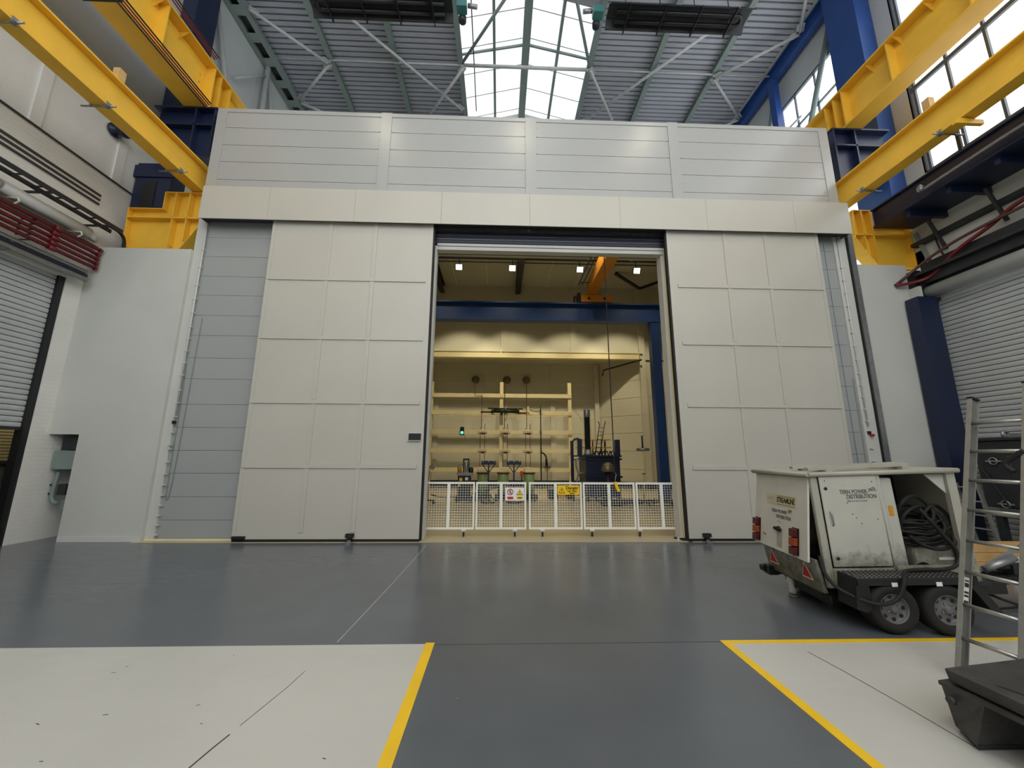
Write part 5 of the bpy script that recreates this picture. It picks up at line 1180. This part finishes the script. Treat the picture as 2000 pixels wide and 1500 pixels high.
# chassis, mudguard, wheels
P('chassis_rail', MB().box((-0.02,0.1,-0.10), (1.7,0.16,0.0)).box((-0.02,0.84,-0.10), (1.7,0.90,0.0)).box((0.0,0.1,-0.08), (0.06,0.9,-0.0)), black_paint)
P('under_box', MB().box((0.06,0.12,-0.2), (0.9,0.85,-0.02)), black_paint, None, None, 0.02)
P('tow_bracket', MB().box((-0.08,0.88,-0.12), (0.02,1.0,-0.02)).box((-0.10,0.97,-0.10), (-0.04,1.06,-0.04)), black_paint)
P('mudguard_top', MB().box((0.09,-0.25,0.150), (1.06,-0.005,0.165)), dark_steel)
b = MB()
for i in range(23):
    for k in range(5):
        u = 0.11+i*0.041+(0.02 if k % 2 else 0); v = -0.235+k*0.05
        b.bar((u-0.011,v-0.008,0.167), (u+0.011,v+0.008,0.167), 0.010, 0.005)
P('tread_plate', b, alu, 'chequered tread plate studs')
P('mudguard_skirt', MB().prism([(0.09,0.16),(0.19,0.14),(0.19,-0.10),(0.14,-0.13),(0.05,-0.10)], (0,0.23,0), (0,-0.24,0), (1,0,0), (0,0,1)), black_paint)
P('mudguard_lip', MB().box((0.09,-0.25,0.10), (1.08,-0.24,0.152)), black_paint)
P('mudguard_skirt', MB().prism([(1.0,0.16),(1.09,0.16),(1.28,-0.16),(1.20,-0.16)], (0,0.23,0), (0,-0.25,0), (1,0,0), (0,0,1)), black_paint)
P('mudguard_clip', MB().box((0.38,-0.253,0.09), (0.43,-0.249,0.125)).box((0.76,-0.253,0.09), (0.81,-0.249,0.125)), sign_white)
for u, w in ((0.376,-0.102),(0.836,-0.116)):
    for v0, s in ((-0.235,1),(1.03,-1)):
        wh = P('wheel', MB().lathe([(0.125,0.0),(0.15,-0.012),(0.185,-0.016),(0.205,0.0),(0.214,0.03),(0.214,0.13),(0.205,0.16),(0.185,0.175),(0.13,0.17)], (u,v0 if s > 0 else v0,w), (0,s,0), 32, True, False), tyre_m, 'black tyre')
        rim = [(0.128,0.004),(0.122,-0.004),(0.116,0.01),(0.110,0.03),(0.085,0.035),(0.06,0.022),(0.035,0.018),(0.034,-0.004),(0.02,-0.01),(0.0,-0.01)]
        r_ = P('rim', MB().lathe(rim, (u,v0,w), (0,s,0), 28, True, False), rim_m, 'dull grey wheel rim', wh)
        b = MB()
        for k in range(8):
            a = 2*PI*k/8; b.lathe([(0.017,0),(0.017,0.004)], (u+0.097*math.cos(a),v0+s*0.032,w+0.093*math.sin(a)), (0,-s,0), 10)
        P('rim_slots', b, black_paint, None, wh)
        b = MB()
        for k in range(4):
            a = 2*PI*k/4+0.4; b.lathe([(0.008,0),(0.007,0.012)], (u+0.05*math.cos(a),v0+s*0.02,w+0.05*math.sin(a)), (0,-s,0), 6)
        P('wheel_nuts', b, galv, None, wh)
P('axle_beam', MB().tube([(0.376,-0.05,-0.10),(0.376,1.0,-0.10)], 0.03, 8).tube([(0.836,-0.05,-0.115),(0.836,1.0,-0.115)], 0.03, 8), black_paint)
P('rear_leg', MB().tube([(0.06,0.72,-0.28),(0.06,0.72,0.0)], 0.022, 10).lathe([(0.05,0),(0.05,0.012)], (0.06,0.72,-0.298), (0,0,1), 14), galv, 'rear prop leg')
P('plastic_wrap', MB().lathe([(0.035,0.0),(0.05,0.03),(0.04,0.09),(0.055,0.13),(0.04,0.18),(0.03,0.25)], (0.055,0.72,-0.27), (0,0,1), 9), mat('clear_crumpled_plastic', (190,190,186), 0.25, 0, 0.2, 30), 'crumpled plastic wrapped on the prop leg')
# drawbar
P('drawbar', MB().bar((1.5,0.3,-0.06), (2.45,0.52,-0.08), 0.06, 0.07).bar((1.5,0.75,-0.06), (2.45,0.56,-0.08), 0.06, 0.07), black_paint)
P('coupling_head', MB().tube([(2.1,0.54,0.02),(2.65,0.54,0.02)], 0.035, 10).box((2.2,0.48,-0.05), (2.45,0.60,0.05)), dark_steel, None, None)
P('brake_lever', MB().bar((1.86,0.50,0.0), (2.34,0.46,0.26), 0.035, 0.03).tube([(2.3,0.46,0.24),(2.5,0.45,0.33)], 0.02, 8).tube([(1.9,0.47,0.02),(2.2,0.44,0.14)], 0.035, 10), galv, 'weathered brake lever')
P('drawbar_cable', MB().tube(smooth_path([(1.55,0.2,-0.1),(1.8,0.1,-0.2),(2.0,0.2,-0.14),(2.3,0.4,-0.12)],6), 0.014, 6), black_rubber)
# ---- black cable coil lying in the open bay
coil = thing('cable_coil', 'tangled coil of thick black cable inside the open trailer bay', 'cable', TO+TR@Vector((1.0,0.3,0.34)), TR)
def tl(p): return TO + TR @ Vector(p)
def Q(b_pts, r, k=6): return MB().tube([tl(p) for p in smooth_path(b_pts, k)], r, 8)
rng = random.Random(3)
for i in range(15):
    cu = 1.08+rng.uniform(-0.03,0.03); cw = 0.50+0.018*i; R = 0.19+rng.uniform(-0.035,0.035); tilt = rng.uniform(0.15,0.5)
    pts = []
    for k in range(17):
        a = 2*PI*k/16; pts.append((cu+R*1.08*math.cos(a), 0.22+0.14*math.sin(a)+rng.uniform(-0.01,0.01), cw-0.10+0.16*tilt*math.sin(a)+rng.uniform(-0.012,0.012)))
    part('cable_turn', Q(pts, rng.choice((0.010,0.012,0.014)), 3), black_rubber, coil)
for (cu, cw, R, aa) in ((1.02,0.70,0.16,1.0),(1.20,0.62,0.13,1.1),(1.06,0.58,0.20,0.9)):
    pts = [(cu+R*math.cos(2*PI*k/18), 0.10+0.03*math.sin(4*PI*k/18), cw+R*0.85*aa*math.sin(2*PI*k/18)) for k in range(19)]
    part('cable_turn', Q(pts, 0.016, 3), black_rubber, coil)
part('cable_turn', Q([(0.88,0.06,0.46),(0.98,0.04,0.37),(1.12,0.02,0.34),(1.26,0.04,0.38),(1.30,0.08,0.46)], 0.02), black_rubber, coil)
hose = solid('trailing_cable', Q([(1.02,0.05,0.72),(1.06,0.00,0.60),(1.13,-0.01,0.48),(1.19,-0.03,0.36),(1.19,-0.05,0.27),(1.12,-0.07,0.205),(0.98,-0.09,0.185),(0.8,-0.1,0.19),(0.62,-0.14,0.19),(0.53,-0.22,0.185),(0.47,-0.275,0.13),(0.40,-0.285,0.02),(0.30,-0.285,-0.035),(0.18,-0.28,-0.04),(0.06,-0.20,0.0),(-0.02,-0.12,0.06),(-0.05,-0.04,0.16),(-0.035,0.01,0.3)], 0.017), black_rubber, 'thick black cable drooping from the trailer bay over the tread plate to the rear hatch', 'cable')

# ================================================================ LADDER, BIN, THINGS BY THE RIGHT WALL
la = Vector((3.27,2.97,0)); lt_ = Vector((3.86,3.0,2.04)); lw = Vector((0.035,-0.315,0.0)); ld = (lt_-la).normalized()
ln = lw.normalized().cross(ld).normalized()       # across the web
if ln.x < 0: ln = -ln
t = thing('extension_ladder', 'tall aluminium ladder standing behind the black bin', 'ladder', (3.5,2.85,0))
wn = lw.normalized()
for i, (o, e) in enumerate(((Vector((0,0,0)), 0.0), (lw, 0.075))):
    a = la+o; c = la+o+ld*((lt_-la).length+e)
    b = MB()
    b.bar(a, c, 0.03, 0.006, ln).bar(a+ln*0.07, c+ln*0.07, 0.03, 0.006, ln)
    part('stile_flange', b, alu, t)
    part('stile_web', MB().bar(a+ln*0.035+wn*0.002, c+ln*0.035+wn*0.002, 0.004, 0.066, ln), alu_dark, t)
    part('stile_cap', MB().bar(c-ld*0.002+ln*0.035, c+ld*0.012+ln*0.035, 0.036, 0.084, ln), black_rubber, t, 'black end cap')
for k in range(9):
    p = la+ld*(0.062+0.2315*k)+ln*0.018
    part('rung', MB().tube([p, p+lw*1.04], 0.014, 10), alu, t)
    q = p+lw+wn*0.018+ln*0.02
    part('rung_end', MB().lathe([(0.018,0),(0.018,0.004),(0.010,0.004)], q-ln*0.02, wn, 10), black_paint, t)
p = la+ld*0.52+wn*0.006
st = part('sticker', MB().bar(p+ln*0.036, p+ln*0.036+ld*0.20, 0.003, 0.044, ln), sign_white, t, 'white instruction sticker')
b = MB()
for k, (h0, h1) in enumerate(((0.02,0.035),(0.06,0.075),(0.085,0.10),(0.13,0.16),(0.17,0.18))): b.bar(p+ln*0.036+wn*0.0025+ld*h0, p+ln*0.036+wn*0.0025+ld*h1, 0.001, 0.036, ln)
part('sticker_print', b, sign_black, st)
hk = la+lw+ld*1.66
part('locking_hook', MB().bar(hk-wn*0.03-ln*0.01, hk+wn*0.05+ln*0.08, 0.03, 0.03).tube(smooth_path([hk+ld*0.02, hk-lw*0.2-ld*0.04, hk-lw*0.3-ld*0.09, hk-lw*0.15-ld*0.14],4), 0.018, 8).tube([hk-lw*0.28-ld*0.02, hk-lw*0.18-ld*0.16], 0.006, 6), black_rubber, t, 'black locking hook')

t = thing('steel_bin', 'low worn black steel bin at the foot of the ladder', 'bin', (3.1,2.15,0))
part('bin_body', MB().poly([(2.66,2.47,0.03),(2.585,2.31,0.03),(3.4,2.30,0.03),(3.4,2.60,0.03),(2.60,2.455,0.26),(2.61,2.255,0.26),(3.45,2.24,0.27),(3.45,2.62,0.27)], [(0,3,2,1),(4,5,6,7),(0,1,5,4),(1,2,6,5),(2,3,7,6),(3,0,4,7)]), bin_black, t, None, False, 0.006)
part('bin_foot', MB().poly([(2.69,2.47,0),(2.615,2.33,0),(3.38,2.32,0),(3.38,2.58,0),(2.665,2.475,0.04),(2.59,2.305,0.04),(3.4,2.295,0.04),(3.4,2.6,0.04)], [(0,3,2,1),(4,5,6,7),(0,1,5,4),(1,2,6,5),(2,3,7,6),(3,0,4,7)]), black_paint, t)
part('bin_lip', MB().prism([(2.60,2.465),(2.66,1.45),(3.45,1.40),(3.45,2.62)], (0,0,0.02), (0,0,0.25), (1,0,0), (0,1,0)), bin_black, t)
part('bin_lid', MB().poly([(2.63,2.43,0.28),(2.67,1.5,0.28),(3.4,1.45,0.28),(3.4,2.55,0.28),(2.615,2.435,0.35),(2.66,1.48,0.35),(3.42,1.45,0.35),(3.42,2.56,0.35)], [(0,3,2,1),(4,5,6,7),(0,1,5,4),(1,2,6,5),(2,3,7,6),(3,0,4,7)]), bin_black, t, 'scuffed thick lid', False, 0.008)
part('side_pin', MB().lathe([(0.02,0),(0.02,0.025)], (2.60,2.40,0.20), (-1,0,0), 10), bin_black, t)
part('lid_edge', MB().tube(smooth_path([(2.70,2.25,0.352),(2.74,2.15,0.353),(2.78,2.12,0.352),(2.80,2.02,0.354),(2.84,1.95,0.352)],3), 0.005, 5), dark_steel, t)
part('bin_legs', MB().box((2.7,1.5,0.0), (2.78,1.6,0.27)).box((3.3,1.5,0.0), (3.38,1.6,0.27)), black_paint, t)

t = thing('steel_cabinet', 'dark grey steel cabinet with ring handles against the right shutter', 'cabinet', (8.75,5.9,0))
part('cabinet_body', MB().box((8.3,5.2,0.76), (9.15,6.55,1.86)), dark_steel, t, None, False, 0.02)
part('cabinet_top', MB().box((8.26,5.16,1.86), (9.18,6.6,1.90)), dark_steel, t)
part('tray', MB().box((8.32,5.25,0.62), (9.1,6.5,0.70)).box((8.4,5.3,0.70), (9.1,6.45,0.76)), galv, t)
for y, z in ((6.40,1.52),(6.36,0.83),(5.6,1.52),(5.6,0.83)): part('drop_handle', MB().torus((8.275,y-0.1,z), 0.055, 0.010, (1,0,0), 18, 6).box((8.27,y-0.2,z-0.012), (8.3,y,z+0.012)), galv, t)
for x in (8.36, 9.02):
    for y in (5.3, 6.4): part('leg', MB().box((x,y,0), (x+0.08,y+0.1,0.62)), dark_steel, t)
part('hinge_rod', MB().tube([(8.27,6.5,1.45),(8.27,6.2,0.78)], 0.012, 6), black_rubber, t)
solid('tow_hook', MB().torus((8.6,6.3,1.965), 0.05, 0.022, (0,1,0), 16, 8).box((8.58,5.4,1.905), (8.68,6.25,1.98)), galv, 'grey metal hook bar lying on top of the steel cabinet', 'hook')
t = thing('step_ladder', 'short grey folding steps leaning beside the steel cabinet', 'steps', (7.9,6.4,0))
for y in (6.25, 6.55): part('stile', MB().bar((8.05,y,0.0), (7.85,y,1.15), 0.03, 0.05), alu, t)
for k in range(5): part('tread', MB().box((8.02-0.04*k-0.05,6.25,0.2+0.22*k), (8.02-0.04*k+0.03,6.55,0.215+0.22*k)), alu, t)
t0 = None
for i, (x0, x1, y0, y1, z0, z1, l) in enumerate(((6.66,7.9,5.62,5.78,0.24,0.36,'top plank of the pale stack behind the ladder'), (6.68,7.8,5.60,5.80,0.12,0.235,'middle plank of the pale stack behind the ladder'), (6.66,7.85,5.58,5.82,0.0,0.115,'bottom plank of the pale stack behind the ladder'))):
    solid('timber_plank', MB().box((x0,y0,z0), (x1,y1,z1)), timber, l, 'plank', 'stacked timber planks', None, 0.004)
solid('cardboard_sheet', MB().prism([(7.0,0.02),(7.75,0.02),(7.7,0.24),(7.05,0.22)], (0,0.02,0), (0,5.4,0), (1,0,0), (0,0,1)), sign_white, 'white sheet propped against the plank stack', 'sheet')
solid('floor_cable', MB().tube(smooth_path([(5.2,4.2,0.02),(5.6,4.3,0.012),(6.1,4.6,0.012),(6.6,4.5,0.012),(7.2,4.9,0.012)],6), 0.010, 6), black_rubber, 'thin black cable lying on the floor beyond the trailer wheels', 'cable')
